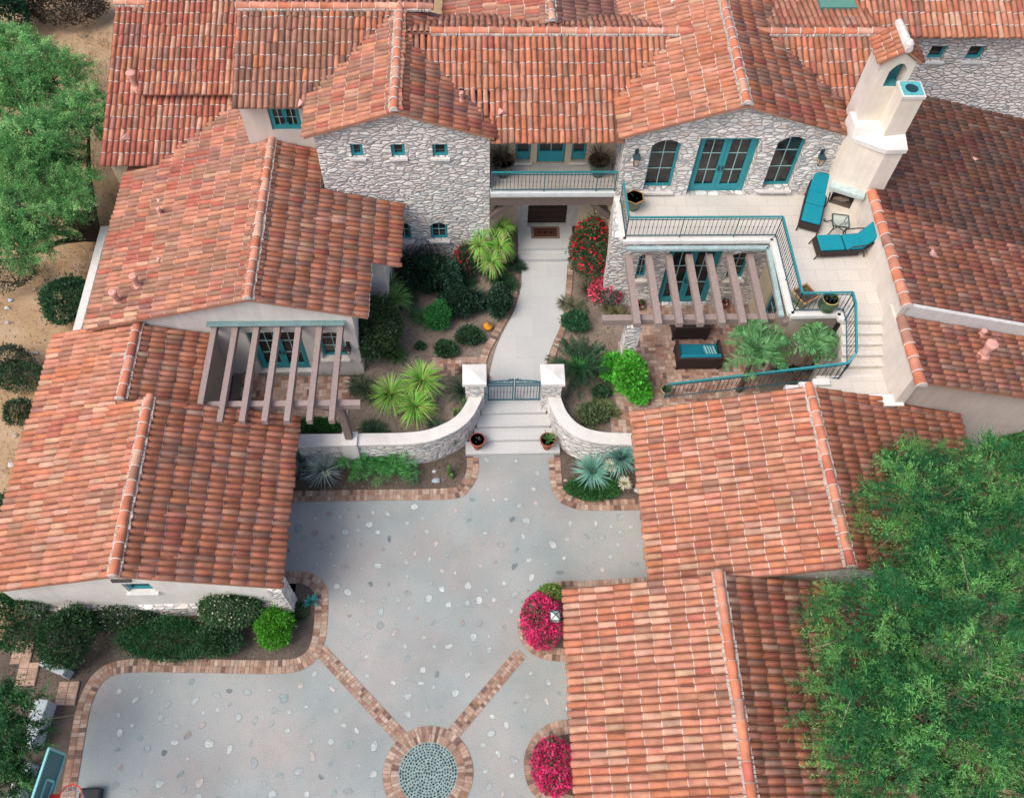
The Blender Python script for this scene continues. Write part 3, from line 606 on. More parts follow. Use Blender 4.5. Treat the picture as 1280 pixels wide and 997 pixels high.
window(house, f1, f2, *lod, nx=2, nz=3, dep=.16, fw=.08, double=True, name='french_door', kick=.1, sill=False)
w = MB(); h1 = (t2[0]+.12, yt+.05); h2 = (t3[0]+.12, t3[1]+.1); h3 = (t4[0]+.1, t4[1]+.1); h4 = (t4[0]+.1, 12.6)
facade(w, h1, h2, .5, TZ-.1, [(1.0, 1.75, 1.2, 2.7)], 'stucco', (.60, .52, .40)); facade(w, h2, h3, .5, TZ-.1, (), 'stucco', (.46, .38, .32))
w.build('stucco_wall', house); window(house, h1, h2, 1.0, 1.75, 1.2, 2.7, nx=2, nz=3, dep=.1, fw=.05, col=(.04, .22, .30))
# railing posts round the terrace
k = .06
rl = [(4.2, WY-.3, TZ), (t1[0]+k, t1[1]+k, TZ), (t2[0]+k, t2[1]+k, TZ), (t3[0]+k, t3[1]+k, TZ), (t4[0]+k, t4[1]+k, TZ), (t4[0]+k, 14.18, TZ)]
railing(house, [(p[0], p[1], p[2]+.04) for p in rl], .86, 'terrace_railing', .12)
# stairs down to the landing, then along the diagonal
ex = t4[0]+.02; w = MB(); nS = 5; zL = TZ-.16*nS; yS = 14.18; tr = .255
for i in range(nS):
    z = TZ-.16*(i+1); w.box(ex, sx1, yS-tr*(i+1)-.03, yS-tr*i if i else yS, .5, z, 'limestone', (1, 1, 1))
    w.box(ex-.01, sx1+.0, yS-tr*(i+1)-.055, yS-tr*(i+1)+.01, z-.045, z+.004, 'stucco', (.60, .57, .54))
yl = yS-tr*nS; w.box(ex-.75, sx1, 12.1, yl+.0, .6, zL, 'limestone', (1, 1, 1))
w.build('terrace_stairs', house)
w = MB(); lf = U(832, 500, .6); ns = 14; xa = ex-.75; dx = (xa-lf[0]-.4)/ns
for i in range(ns): w.box(xa-dx*(i+1), xa-dx*i+.03, 11.75, 12.75, .5, zL-.17*(i+1)*((zL-.6)/(.17*(ns+.5))), 'limestone', (1, 1, 1))
w.build('garden_stairs', house)
w = MB(); w.box(ex-.45, sx1+.2, 11.86, 12.12, .6, zL+.16, 'stucco', WHITE); w.box(ex-.50, sx1+.24, 11.80, 12.16, zL+.16, zL+.22, 'stucco', (.7, .69, .67))
for i in range(3): w.box(ex-.9-.34*i, ex-.45-.34*i, 12.55, 12.75, .6, zL+.1-.16*i, 'stucco', (.7, .69, .67))
w.build('stair_wall', house)
e2 = ex+.06
railing(house, [(e2, 14.18, TZ+.02), (e2, yl+.1, zL+.16)], .86, 'stair_railing', .11)
railing(house, [(e2, yl+.1, zL+.12), (e2-.22, yl-.12, zL), (lf[0]-.05, lf[1]+.05, .62)], .84, 'stair_railing', .115)
# parapet dividing terrace and side wing
w = MB(); w.box(TX, TX+.22, 13.9, 18.9, .6, 4.98, 'stucco', (.66, .60, .54)); w.box(sx1, TX+.22, 11.9, 14.3, .6, 4.5, 'stucco', (.66, .60, .54)); w.build('parapet_wall', house)
# ---- fireplace chimney with bell arch
ch = MB(); SC = (.74, .675, .59); zs = 6.55
fa, fb = np.array([10.30, 18.48]), np.array([11.21, 18.05]); fr_ = (11.71, 18.07); bk = 19.2
mant = 4.9; fd = (fb-fa)/np.linalg.norm(fb-fa); fn_ = np.array([-fd[1], fd[0]])*-1
L_ = float(np.linalg.norm(fb-fa))
facade(ch, tuple(fa), tuple(fb), TZ, zs, [(L_*.16, L_*.80, TZ+.18, TZ+.72)], 'stucco', SC, th=.4, rev=('stone', (.14, .11, .09)))
facade(ch, tuple(fb), fr_, TZ, zs, (), 'stucco', SC); facade(ch, fr_, (fr_[0], bk), TZ-1, zs, (), 'stucco', SC); facade(ch, (fa[0], bk), tuple(fa), TZ, zs, (), 'stucco', SC)
chm = ch.build('chimney', house)
mb = MB(); q = (fa+fb)/2; mb.obox((*(q-fn_*-.10), mant-.06), (*(fd*L_*.5), 0), (*(fn_*.14), 0), (0, 0, .05), 'stone', (.48, .58, .57)); mb.obox((*(q-fn_*-.06), mant-.18), (*(fd*L_*.46), 0), (*(fn_*.08), 0), (0, 0, .07), 'stucco', SC); mb.build('mantel', chm)
mb = MB()
for i in range(3): mb.bar((*(fa+fd*L_*(.25+.1*i)+fn_*-.15), TZ+.24), (*(fa+fd*L_*(.5+.1*i)+fn_*-.2), TZ+.34), .07, .07, 'wood', (.30, .24, .19))
mb.build('firewood', chm)
# shoulder, tower, flue from surveyed corners
FL = [U(x, y, 8.18) for x, y in ((1126, 101), (1149, 98), (1158, 119), (1130, 119))]; fx0, fx1 = FL[3][0], FL[2][0]-.02; fy0, fy1 = FL[3][1], FL[0][1]
mb = MB(); sh = [(fa[0], fa[1]), (fb[0]-.04, fb[1]-.05), (fr_[0]+.05, fr_[1]-.05), (fr_[0]+.05, bk), (fa[0]-.02, bk)]
tp = [(fa[0]+.03, fa[1]+.14), (11.0, 18.42), (fx1+.02, fy0-.02), (fx1+.02, bk), (fa[0], bk)]
mb.prism(sh, zs-.14, zs, 'stucco', (.68, .65, .62)); n = len(sh)
for i in range(n):
    j = (i+1) % n; mb.face([(*sh[i], zs+.002), (*sh[j], zs+.002), (*tp[j], zs+.28), (*tp[i], zs+.28)], 'stucco', (.68, .65, .62))
mb.face([(*q, zs+.28) for q in tp], 'stucco', (.68, .65, .62)); mb.build('shoulder_cap', chm)
mb = MB(); mb.box(fx0, fx1, fy0, fy1, 6.5, 8.12, 'stucco', SC); mb.box(fx0-.03, fx1+.03, fy0-.03, fy1+.03, 8.06, 8.15, 'stucco', (.68, .66, .63)); mb.build('flue_stack', chm)
mb = MB(); cx_, cy2 = (fx0+fx1)/2, (fy0+fy1)/2; hx, hy = (fx1-fx0)/2-.02, (fy1-fy0)/2-.02; n = 24; ro = []; ri = []
for i in range(n):
    a = 2*math.pi*i/n; c, s = math.cos(a), math.sin(a); kk = 1/max(abs(c)/hx, abs(s)/hy); ro.append((cx_+c*kk, cy2+s*kk, 8.17)); ri.append((cx_+c*.17, cy2+s*.17, 8.17))
for i in range(n):
    j = (i+1) % n; mb.face([ro[i], ro[j], ri[j], ri[i]], 'glaze', (.10, .42, .45)); mb.face([ri[i], ri[j], (ri[j][0], ri[j][1], 8.156), (ri[i][0], ri[i][1], 8.156)], 'glaze', (.04, .20, .22)); mb.face([ro[j], ro[i], (ro[i][0], ro[i][1], 8.10), (ro[j][0], ro[j][1], 8.10)], 'glaze', (.2, .45, .46))
mb.face([(x, y, 8.155) for x, y, z in ri], 'glaze', (.012, .05, .06)); mb.build('flue_cap', chm)
ZT = 8.76; tx0 = 10.44; tx1 = tx0+.86; ty0 = 18.86; ty1 = ty0+.85; xm = (tx0+tx1)/2; sp_ = ZT
mb = MB(); tf = lambda s: ZT+.30*(1-abs(s-(tx1-tx0)/2)/((tx1-tx0)/2)); tf.brk = [(tx1-tx0)/2]; W_ = tx1-tx0
for (pa, pb) in (((tx0, ty0), (tx1, ty0)), ((tx1, ty1), (tx0, ty1))):
    facade(mb, pa, pb, 6.5, tf, [(W_*.30, W_*.84, 7.98, 8.72, .26)] if pa[1] == ty0 else (), 'stucco', SC, th=.5)
facade(mb, (tx1, ty0), (tx1, ty1), 6.5, ZT, (), 'stucco', SC); facade(mb, (tx0, ty1), (tx0, ty0), 4.5, ZT+.0, (), 'stucco', (.66, .60, .55))
mb.box(tx0+W_*.30, tx0+W_*.82, ty0+.02, ty0+.48, 7.985, 8.0, 'glaze', (.05, .25, .28)); mb.box(tx0+W_*.30+.02, tx0+W_*.82-.02, ty0+.3, ty0+.48, 8.01, 8.6, 'glaze', (.03, .16, .19))
tw_ = mb.build('bell_arch', chm)
TWs, EXs = TW, EXPO; TW, EXPO = .165, .26
for s in (-1, 1):
    zf_ = ZT+.42; hw = W_/2+.12
    roof(chm, [(xm, ty0-.08), (xm+s*hw, ty0-.08), (xm+s*hw, ty1+.1), (xm, ty1+.1)], (s, 0), (xm, 0), zf_, .7, 'orange' if s < 0 else 'mixed', seed=31+s)
TW, EXPO = TWs, EXs
mb = MB(); mb.tube([(xm, ty1+.12, ZT+.47), (xm, ty0+.3, ZT+.49), (xm, ty0-.12, ZT+.47)], [.10, .12, .10], 'stone', (.70, .62, .60), 8); mb.lathe((xm, ty0+.0, ZT+.5), [(.13, 0), (.12, .1), (.05, .18), (.02, .2)], 'stone', (.60, .57, .55), 10); mb.build('ridge_mortar', chm)

# ============================================================ SIDE WING (right)
side = thing('house_wing', (15, 16, 0), 'side wing right of the terrace under two stepped roofs sloping away, upper tiles brown with painted shadow at the rear', 'house')
def rear_shade(X, Y, tc, g):
    k = (Y+.10*(X-11.3) > 17.4)[:, None]; return np.where(k, tc*np.array([.46, .52, .58]), tc*np.array([.88, .86, .88]))  # house and chimney shadow painted into the rear tiles, over their browner tone
zJ = 5.0; jz = P_(zJ, .27, (1, 0), (11.33, 0)); kz = P_(4.58, .27, (1, 0), (11.33, 0))
roof(side, [(11.33, 13.98), (18.25, 13.98), (18.25, 22.98), (11.9, 22.98), (11.9, 19.2), (11.33, 19.2)], (1, 0), (11.33, 0), zJ, .27, 'mixed', label='upper slope, brown tiles darkened by painted shadow towards the rear', seed=20, palf=rear_shade)
roof(side, [(11.33, 11.75), (16.05, 11.75), (16.05, 13.85), (11.33, 13.85)], (1, 0), (11.33, 0), 4.58, .27, 'mixed', label='lower slope, orange tiles', seed=21)
caps(side, (11.27, 17.85, 5.05), (11.27, 13.8, 5.05), 'orange', .15, 'verge_cap', .42, False); caps(side, (11.27, 13.72, 4.62), (11.27, 11.62, 4.62), 'orange', .15, 'verge_cap', .42, False)
w = MB()
for i in range(16):
    a = 11.4+i*.43; z = jz(a, 0); z2 = jz(a+.43, 0); w.mesh([(a, 13.86, z-.5), (a+.43, 13.86, z2-.5), (a+.43, 13.86, z2+.03), (a, 13.86, z+.03), (a, 13.97, z+.03), (a+.43, 13.97, z2+.03)], [(0, 1, 2, 3), (3, 2, 5, 4)], 'stucco', (.62, .60, .58))
w.build('verge_band', side)
w = MB(); ff = lambda s: kz(11.3+s, 0)-.1
facade(w, (11.3, 12.0), (15.75, 12.0), 0, ff, (), 'stucco', (.52, .46, .41)); facade(w, (15.75, 12.0), (15.75, 14.0), 0, 3.3, (), 'stucco', (.52, .46, .41)); facade(w, (15.75, 14.1), (18.0, 14.1), 0, 3.0, (), 'stucco', (.52, .46, .41)); facade(w, (18.0, 14.1), (18.0, 23), 0, 3.0, (), 'stucco', (.52, .46, .41)); w.build('stucco_wall', side)
q = onpl(1165, 318, jz); flash(side, q[0], q[1], jz, .16, -.3); q = onpl(1217, 200, jz); flash(side, q[0], q[1], jz, .1, .3)
q = onpl(1228, 444, kz); vent(side, q[0], q[1], kz, .5, .12); q = onpl(1226, 419, kz); vent(side, q[0], q[1], kz, .16, .06)

# ============================================================ GARAGE (right front, two gables)
gar = thing('garage', (6, 7, 0), 'low wing right of the driveway under two stepped salmon tiled gables', 'house')
R1 = 8.68; z1 = 3.86; p1 = (z1-2.6)/4.58
RF = U(1070, 709, z1)[1]; RB = 12.12
roof(gar, [(4.12, RF), (R1, RF), (R1, RB), (4.12, RB)], (-1, 0), (R1, 0), z1, p1, 'salmon', label='left slope of the rear gable, salmon tiles', seed=22)
roof(gar, [(R1, RF), (13.2, RF), (13.2, RB-.2), (R1, RB)], (1, 0), (R1, 0), z1, p1, 'orange', seed=23)
caps(gar, (R1, RB, z1+.05), (R1, RF, z1+.05), 'orange')
R2 = 5.6; z2 = 3.5; p2 = .245; xe = 1.97
roof(gar, [(xe, -1.5), (R2, -1.5), (R2, 7.1), (xe, 7.1)], (-1, 0), (R2, 0), z2, p2, 'salmon', label='left slope of the front gable, salmon tiles', seed=24)
roof(gar, [(R2, -1.5), (9.2, -1.5), (9.2, 7.1), (R2, 7.1)], (1, 0), (R2, 0), z2, p2, 'mixed', seed=25)
caps(gar, (R2, -1.4, z2+.05), (R2, 7.15, z2+.05), 'orange')
w = MB(); facade(w, (4.95, RF+.2), (12.9, RF+.2), 0, gtop(4.95, R1, z1, p1), (), 'stucco', (.62, .60, .57)); facade(w, (4.95, RB-.2), (4.95, RF+.2), 0, 2.75, (), 'stucco', CREAM); facade(w, (12.9, RF+.2), (12.9, RB-.3), 0, 2.55, (), 'stucco', CREAM)
facade(w, (12.9, RB-.35), (4.95, RB-.35), 0, gtop(12.9-8.5+.55, R1, z1, p1), (), 'stucco', CREAM); facade(w, (2.5, 6.95), (2.5, -1.3), 0, 2.6, (), 'stucco', CREAM); facade(w, (8.9, -1.3), (8.9, 6.95), 0, 2.5, (), 'stucco', CREAM)
facade(w, (8.9, 6.95), (2.5, 6.95), 0, gtop(2.3, R2, z2, p2), (), 'stucco', CREAM); facade(w, (2.5, -1.3), (8.9, -1.3), 0, gtop(2.5, R2, z2, p2), (), 'stucco', CREAM); w.build('stucco_wall', gar)

# ============================================================ LEFT WING
wing = thing('house_wing', (-8, 12, 0), 'low white wing along the left side under three stepped gabled tile roofs', 'house')
b1 = 12.12; X1 = -8.68; f1y = 7.27
roof(wing, [(-12.22, f1y), (X1, f1y), (X1, b1), (-12.22, b1)], (-1, 0), (X1, 0), 3.62, .288, 'salmon', label='left slope of the front gable, pale salmon tiles', seed=26)
roof(wing, [(X1, f1y), (-5.02, f1y), (-5.02, b1), (X1, b1)], (1, 0), (X1, 0), 3.62, .288, 'orange', label='right slope of the front gable, orange tiles', seed=27)
caps(wing, (X1, b1+.02, 3.67), (X1, f1y, 3.67), 'orange')
X2 = -9.57; l3f = 14.62
roof(wing, [(-12.16, b1), (X2, b1), (X2, 14.9), (-12.16, 14.9)], (-1, 0), (X2, 0), 3.28, .26, 'salmon', seed=28)
roof(wing, [(X2, b1), (-7.62, b1), (-7.62, 14.72), (X2, 14.72)], (1, 0), (X2, 0), 3.28, .26, 'orange', seed=29)
caps(wing, (X2, 14.85, 3.33), (X2, b1+.16, 3.33), 'orange')
X3 = -6.25
roof(wing, [(-11.04, l3f), (X3, l3f), (X3, 20.58), (-6.97, 20.58), (-6.97, 22.9), (-11.04, 22.9)], (-1, 0), (X3, 0), 4.5, .275, 'rose', label='left slope of the rear gable, rose and brown tiles', cut=[lambda x, y: np.where(y > 20.62, rB(x, y), -9)], slabp=[(-11.04, l3f), (X3, l3f), (X3, 20.58), (-6.97, 20.58), (-6.97, 22.7), (-8.3, 22.7), (-11.04, 20.9)], seed=30)
roof(wing, [(X3, l3f), (-3.15, l3f), (-3.15, 16.6), (-2.38, 16.6), (-2.38, 18.95), (-4.7, 19.05), (-4.7, 20.6), (X3, 20.6)], (1, 0), (X3, 0), 4.5, .275, 'mixed', label='right slope of the rear gable, orange and brown tiles', seed=33)
caps(wing, (X3, 20.6, 4.55), (X3, l3f, 4.55), 'salmon')
w = MB(); WH = (.78, .75, .70)
lwin = YA(160, 740, 7.55); rwin = YA(196, 752, 7.55)
facade(w, (-12.1, 7.55), (-5.30, 7.55), -.1, gtop(-12.1, X1, 3.62, .288), [(rwin[0]+12.1-.42, rwin[0]+12.1+.26, 1.7, 2.3)], 'stucco', WH); facade(w, (-5.30, 7.55), (-5.30, 7.9), 0, 2.5, (), 'stucco', WH); facade(w, (-5.95, 7.9), (-5.95, b1-.3), 0, 2.6, (), 'stucco', WH); facade(w, (-5.3, 7.9), (-5.95, 7.9), 0, 2.5, (), 'stucco', WH); facade(w, (-12.1, b1), (-12.1, 7.55), -.1, 2.55, (), 'stucco', WH)
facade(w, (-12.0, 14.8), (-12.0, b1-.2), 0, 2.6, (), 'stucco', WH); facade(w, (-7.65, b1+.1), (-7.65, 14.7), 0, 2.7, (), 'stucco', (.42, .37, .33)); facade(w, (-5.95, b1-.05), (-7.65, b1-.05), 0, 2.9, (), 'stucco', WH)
c3 = 14.78; o1 = [sy(a, 440, c3, -10.8)[0] for a in (296, 378)]; o2 = [sy(a, 440, c3, -10.8)[0] for a in (383, 421)]
facade(w, (-10.8, c3), (-3.62, c3), .4, gtop(-10.8, X3, 4.5, .275), [(4.05, 5.6, .62, 2.75), (6.05, 6.8, 1.35, 2.72, .1)], 'stucco', (.66, .62, .58), th=.3)
facade(w, (-3.62, c3), (-3.62, 19), .4, 3.65, (), 'stucco', WH); facade(w, (-10.8, 20.8), (-10.8, c3), 0, 3.1, (), 'stucco', WH); facade(w, (-2.85, 16.85), (-2.85, 19), .4, 3.4, (), 'stucco', WH); facade(w, (-3.6, 16.85), (-2.85, 16.85), .4, 3.4, (), 'stucco', (.6, .58, .55))
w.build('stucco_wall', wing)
window(wing, (-10.8, c3), (-3.62, c3), 4.05, 5.6, .62, 2.75, nx=2, nz=3, dep=.18, fw=.08, double=True, name='french_door', sill=False, kick=.15)
window(wing, (-10.8, c3), (-3.62, c3), 6.05, 6.8, 1.35, 2.72, nx=2, nz=3, dep=.16, fw=.06)
window(wing, (-12.1, 7.55), (-5.28, 7.55), rwin[0]+12.1-.42, rwin[0]+12.1+.26, 1.7, 2.3, nx=1, nz=1, dep=.10, fw=.09, scol=WHITE)
w = MB(); w.box(-12.1, -5.3, 7.43, 7.55, -.1, .62, 'masonry', (1, 1, 1)); w.box(-5.5, -5.12, 7.40, 7.85, -.1, 1.9, 'masonry', (1, 1, 1)); w.build('stone_plinth', wing)
w = MB(); q = YA(150, 724, 7.54); w.box(q[0]-.22, q[0]+.25, 7.50, 7.56, q[2]-.12, q[2]+.02, 'paint', (.10, .09, .08)); w.build('attic_vent', wing)
l3 = P_(4.5, .275, (-1, 0), (X3, 0))
for (px, py, h) in ((173, 358, .42), (148, 378, .42)): q = onpl(px, py, l3); vent(wing, q[0], q[1], l3, h, .085)
q = onpl(201, 268, l3); vent(wing, q[0], q[1], l3, .2, .05)
for px, py, a in ((199, 252, .8), (199, 325, .8), (177, 207, .3)): q = onpl(px, py, l3); flash(wing, q[0], q[1], l3, .09, a)
# ============================================================ GROUND AND PAVING
def smooth(pts, k=4, closed=False):
    out = []; n = len(pts); P = [np.array(p, float) for p in pts]
    rngi = range(n if closed else n-1)
    for i in rngi:
        p0 = P[(i-1) % n] if closed or i > 0 else P[0]; p1 = P[i]; p2 = P[(i+1) % n]; p3 = P[(i+2) % n] if closed or i+2 < n else P[-1]
        for j in range(k):
            t = j/k; out.append(.5*((2*p1)+(-p0+p2)*t+(2*p0-5*p1+4*p2-p3)*t*t+(-p0+3*p1-3*p2+p3)*t**3))
    if not closed: out.append(P[-1])
    return out
def sheet(name, polys, mat, zs=0, col=(1, 1, 1), kind='structure'):
    mb = MB()
    for p in polys: 
        ar = sum(p[i][0]*p[(i+1) % len(p)][1]-p[(i+1) % len(p)][0]*p[i][1] for i in range(len(p)))
        p = p if ar > 0 else p[::-1]; mb.face([(q[0], q[1], zs) for q in p], mat, col)
    o = mb.build(name, None, (0, 0, 0)); o['kind'] = kind; return o
# gently uneven desert ground as one sheet
n = 90; xs = np.linspace(-120, 120, n*2); ys = np.linspace(-60, 180, n*2); XX, YY = np.meshgrid(xs, ys); d_ = np.maximum(0, np.hypot(XX-1, YY-14)-22)
ZZ = -.06+.02*d_*(.5+.5*np.sin(XX*.11+1)*np.cos(YY*.09)) - .0; V = np.stack([XX, YY, ZZ], 2).reshape(-1, 3); k = n*2; ii = np.arange(k*(k-1)).reshape(k-1, k)[:, :-1].ravel()
g_ = npmesh('ground', V, np.stack([ii, ii+1, ii+k+1, ii+k], 1), np.ones((len(ii), 3)), 'sand', None, (0, 0, 0)); g_['kind'] = 'structure'
# brick courses along a line
def bricks_along(mb, pts, width, rows, z, bl=.105, closed=False, jx=.004):
    """soldier bricks laid across the line"""
    pts = [np.array(p[:2], float) for p in pts]; seg = []; cum = [0]
    if closed: pts = pts+[pts[0]]
    for a, b in zip(pts[:-1], pts[1:]): cum.append(cum[-1]+np.linalg.norm(b-a))
    T = cum[-1]; n = int(T/bl); cum = np.array(cum); PX = np.array(pts)
    def at(s):
        s = min(max(s, 0), T-1e-6); i = int(np.searchsorted(cum, s, side='right')-1); i = min(i, len(pts)-2); t = (s-cum[i])/(cum[i+1]-cum[i]); p = PX[i]*(1-t)+PX[i+1]*t
        e = .12; return p
    def nrm(s):
        if closed: a, b = at((s-.1) % T), at((s+.1) % T)
        else: a, b = at(s-.12), at(s+.12)
        d = (b-a)/np.linalg.norm(b-a); return np.array([-d[1], d[0]])
    for i in range(n):
        s0, s1 = i*T/n, (i+1)*T/n; a, b = at(s0+.006), at(s1-.006); na, nb = nrm(s0), nrm(s1)
        for r in range(rows):
            lo = -width/2+width*r/rows+.006; hi = -width/2+width*(r+1)/rows-.006; zz = z+rnd.uniform(0, .006)
            c = np.array(rnd.choices([(.38, .25, .19), (.30, .18, .13), (.44, .34, .27), (.18, .115, .095), (.40, .29, .225)], [5, 4, 3, 1.4, 3])[0])*rnd.uniform(.8, 1.15)
            mb.face([(*(a+na*lo), zz), (*(b+nb*lo), zz), (*(b+nb*hi), zz), (*(a+na*hi), zz)], 'brick', tuple(c))
    for i in range(n):
        s0, s1 = i*T/n, (i+1)*T/n; a, b, na, nb = at(s0), at(s1) if not (closed and i == n-1) else at(0), nrm(s0), nrm(s1 % T if closed else s1)
        mb.face([(*(a-na*width/2), z-.006), (*(b-nb*width/2), z-.006), (*(b+nb*width/2), z-.006), (*(a+na*width/2), z-.006)], 'brickbase', (1, 1, 1))
def pxl(pts, z=0): return [U2(x, y, z) for x, y in pts]
bA = smooth(pxl([(352, 722), (380, 722), (398, 733), (402, 755), (398, 800), (384, 824), (350, 833), (250, 832), (160, 832), (125, 845), (106, 880), (96, 930), (84, 1000), (72, 1060)]))
bB = smooth(pxl([(345, 621), (450, 619), (560, 617), (580, 609), (590, 592), (591, 572)]))
bC = smooth(pxl([(693, 572), (695, 600), (700, 618), (714, 627), (740, 631), (830, 630)]))
bD = smooth(pxl([(825, 728), (740, 733), (695, 735), (668, 750), (655, 778), (662, 803), (684, 816), (730, 820)]))
bE = smooth(pxl([(735, 905), (690, 912), (668, 935), (664, 962), (678, 990), (735, 1010)]))
drive = [tuple(p) for p in bA][::-1]+[tuple(U2(352, 722, 0)), (-6.0, 8.9), (-6.0, 11.2), tuple(U2(345, 621, 0))]+[tuple(p) for p in bB]+[U2(594, 566, 0), U2(692, 566, 0)]+[tuple(p) for p in bC]+[(5.0, 10.3), (5.0, 6.9), (2.6, 6.9), (2.6, -3), (-9, -3)]
dm = MB(); ar = sum(drive[i][0]*drive[(i+1) % len(drive)][1]-drive[(i+1) % len(drive)][0]*drive[i][1] for i in range(len(drive)))
dm.face([(x, y, 0.) for x, y in (drive if ar > 0 else drive[::-1])], 'concrete', (1, 1, 1))
# stones bedded in the concrete
bedD = [tuple(p) for p in bD]; bedE = [tuple(p) for p in bE]
bands = [(U2(400, 812, 0), U2(505, 925, 0)), (U2(652, 815, 0), U2(562, 922, 0))]; cc0 = np.array(U2(535, 966, 0))
def dist_seg(p, a, b): p, a, b = map(np.array, (p, a, b)); t = np.clip(np.dot(p-a, b-a)/np.dot(b-a, b-a), 0, 1); return np.linalg.norm(p-a-t*(b-a))
lines = [np.array([q[:2] for q in L]) for L in (bA, bB, bC, bD, bE)]; got = []; tries = 0
while tries < 30000 and len(got) < 520:
    tries += 1; p = np.array([rnd.uniform(-9.5, 4.4), rnd.uniform(-2, 12)])
    if not inpoly(p[0], p[1], drive): continue
    if any(np.min(np.hypot(*(L-p).T)) < .42 for L in lines) or any(dist_seg(p, a, b) < .42 for a, b in bands) or np.hypot(*(p-cc0)) < 1.3: continue
    if inpoly(p[0], p[1], bedD) or inpoly(p[0], p[1], bedE): continue
    if got and min(np.hypot(p[0]-q[0], p[1]-q[1]) for q in got) < rnd.choice((.32, .42, .52)): continue
    got.append(p); r = rnd.choice((rnd.uniform(.05, .09), rnd.uniform(.075, .13))); el = rnd.uniform(.45, .95); ro = rnd.uniform(0, 3.14); kf = 9
    c = np.array(rnd.choices([(.52, .56, .54), (.40, .46, .45), (.30, .34, .34), (.52, .44, .41), (.11, .15, .16), (.34, .24, .22), (.24, .33, .32)], [5, 5, 3, 1.6, 1.1, .7, 1.5])[0])*rnd.uniform(.8, 1.1)
    rad = [rnd.uniform(.68, 1.15) for _ in range(kf)]; c = c*.7+np.array((.33, .35, .35))*.3
    def outl(sc, z):
        o = []
        for i in range(kf): a = 2*math.pi*i/kf; x, y = r*rad[i]*sc*math.cos(a), r*rad[i]*sc*el*math.sin(a); o.append((p[0]+x*math.cos(ro)-y*math.sin(ro), p[1]+x*math.sin(ro)+y*math.cos(ro), z))
        return o
    dm.face(outl(1.12, .003), 'stone', (.20, .215, .22)); dm.face(outl(1.0, .008), 'stone', tuple(c))
    if rnd.random() < .6:
        o = outl(1.0, .0095); i0 = rnd.randrange(kf); h = [o[(i0+j) % kf] for j in range(4)]; m_ = np.mean(np.array(o), 0); h = [tuple(m_*.25+np.array(q)*.75) for q in h]; dm.face(h, 'stone', tuple(c*rnd.choice((.72, 1.25))))
o = dm.build('driveway', None, (0, 0, 0)); o['kind'] = 'structure'
mb = MB()
for L in (bA, bB, bC, bD, bE): bricks_along(mb, L, .36, 2, .014)
for a, b in bands: bricks_along(mb, [a, b], .35, 3, .012, .09)
ring = [cc0+np.array([math.cos(t), math.sin(t)])*.93 for t in np.linspace(0, 2*math.pi, 48, endpoint=False)]; bricks_along(mb, ring, .40, 2, .016, .08, True)
o = mb.build('brick_border', None, (0, 0, 0)); o['kind'] = 'structure'
# pebble medallion
mb = MB(); kk = 40; mb.face([(cc0[0]+.74*math.cos(2*math.pi*i/kk), cc0[1]+.74*math.sin(2*math.pi*i/kk), .012) for i in range(kk)], 'stone', (.24, .33, .32))
for rr_ in range(11):
    R_ = .03+rr_*.066; cnt = max(1, int(2*math.pi*R_/.085))
    for i in range(cnt):
        a = 2*math.pi*(i+rnd.uniform(-.15, .15))/cnt+rr_*.4; c = cc0+R_*np.array([math.cos(a), math.sin(a)]); e = rnd.uniform(.018, .027); f = e*rnd.uniform(.95, 1.5)
        pts = [(c[0]-math.sin(a)*f*math.cos(t)+math.cos(a)*e*math.sin(t), c[1]+math.cos(a)*f*math.cos(t)+math.sin(a)*e*math.sin(t)) for t in np.linspace(0, 2*math.pi, 7, endpoint=False)]
        cl = tuple(np.array((.035, .05, .055))*rnd.uniform(.6, 1.8)); top = [((x-c[0])*.6+c[0], (y-c[1])*.6+c[1], .034) for x, y in pts]; bot = [(x, y, .013) for x, y in pts]
        mb.face(top, 'stone', cl)
        for q in range(7): mb.face([bot[q], bot[(q+1) % 7], top[(q+1) % 7], top[q]], 'stone', cl)
tag(mb.build('pebble_medallion', None, (float(cc0[0]), float(cc0[1]), 0)), kind='structure')
# beds of bare soil
sheet('planting_bed', [[(-5.3, 11.9)]+[tuple(p) for p in bB][::1]+[U2(594, 560, 0), (-.2, 12.9), (-2, 12.6), (-5.3, 12.4)], [U2(694, 560, 0)]+[tuple(p) for p in bC]+[(4.4, 12.2), (2.2, 12.9), (1.8, 13.1)],
   [tuple(p) for p in bA]+[(-13, 3), (-12.8, 7.2), (-12.1, 7.6), (-5.2, 7.6), (-5.2, 8.75)]], 'soil', -.012)
sheet('flower_bed', [[(min(p[0], 2.62), p[1]) for p in bD if p[0] < 3.2], [(min(p[0], 2.62), p[1]) for p in bE if p[0] < 3.2]], 'soil', .006)
# courtyard terrace: raised ground behind the garden walls
wl_pts = smooth(pxl([(372, 550), (450, 549), (520, 547), (556, 537), (580, 521), (594, 497), (598, 478)], 1.35))
wr_pts = smooth(pxl([(690, 480), (692, 494), (702, 519), (722, 538), (752, 547), (800, 549)], 1.35))
gy = U2(643, 500, .6)[1]; g0x, g1x = U2(608, 515, .6)[0], U2(676, 515, .6)[0]; sy_t = U2(643, 514, .6)[1]
plat = [(-7.6, 12.2), (-5.2, 12.2)]+[tuple(p) for p in wl_pts]+[(g0x, sy_t), (g1x, sy_t)]+[tuple(p) for p in wr_pts]+[(4.4, 12.4), (4.4, 11.6), (12.0, 11.6), (12, 20.5), (-3.6, 20.5), (-3.6, 14.6), (-7.6, 14.8)]
mb = MB(); mb.prism(plat, -.05, .565, 'gravel', (1, 1, 1)); tag(mb.build('courtyard_ground', None, (0, 0, 0)), kind='structure')
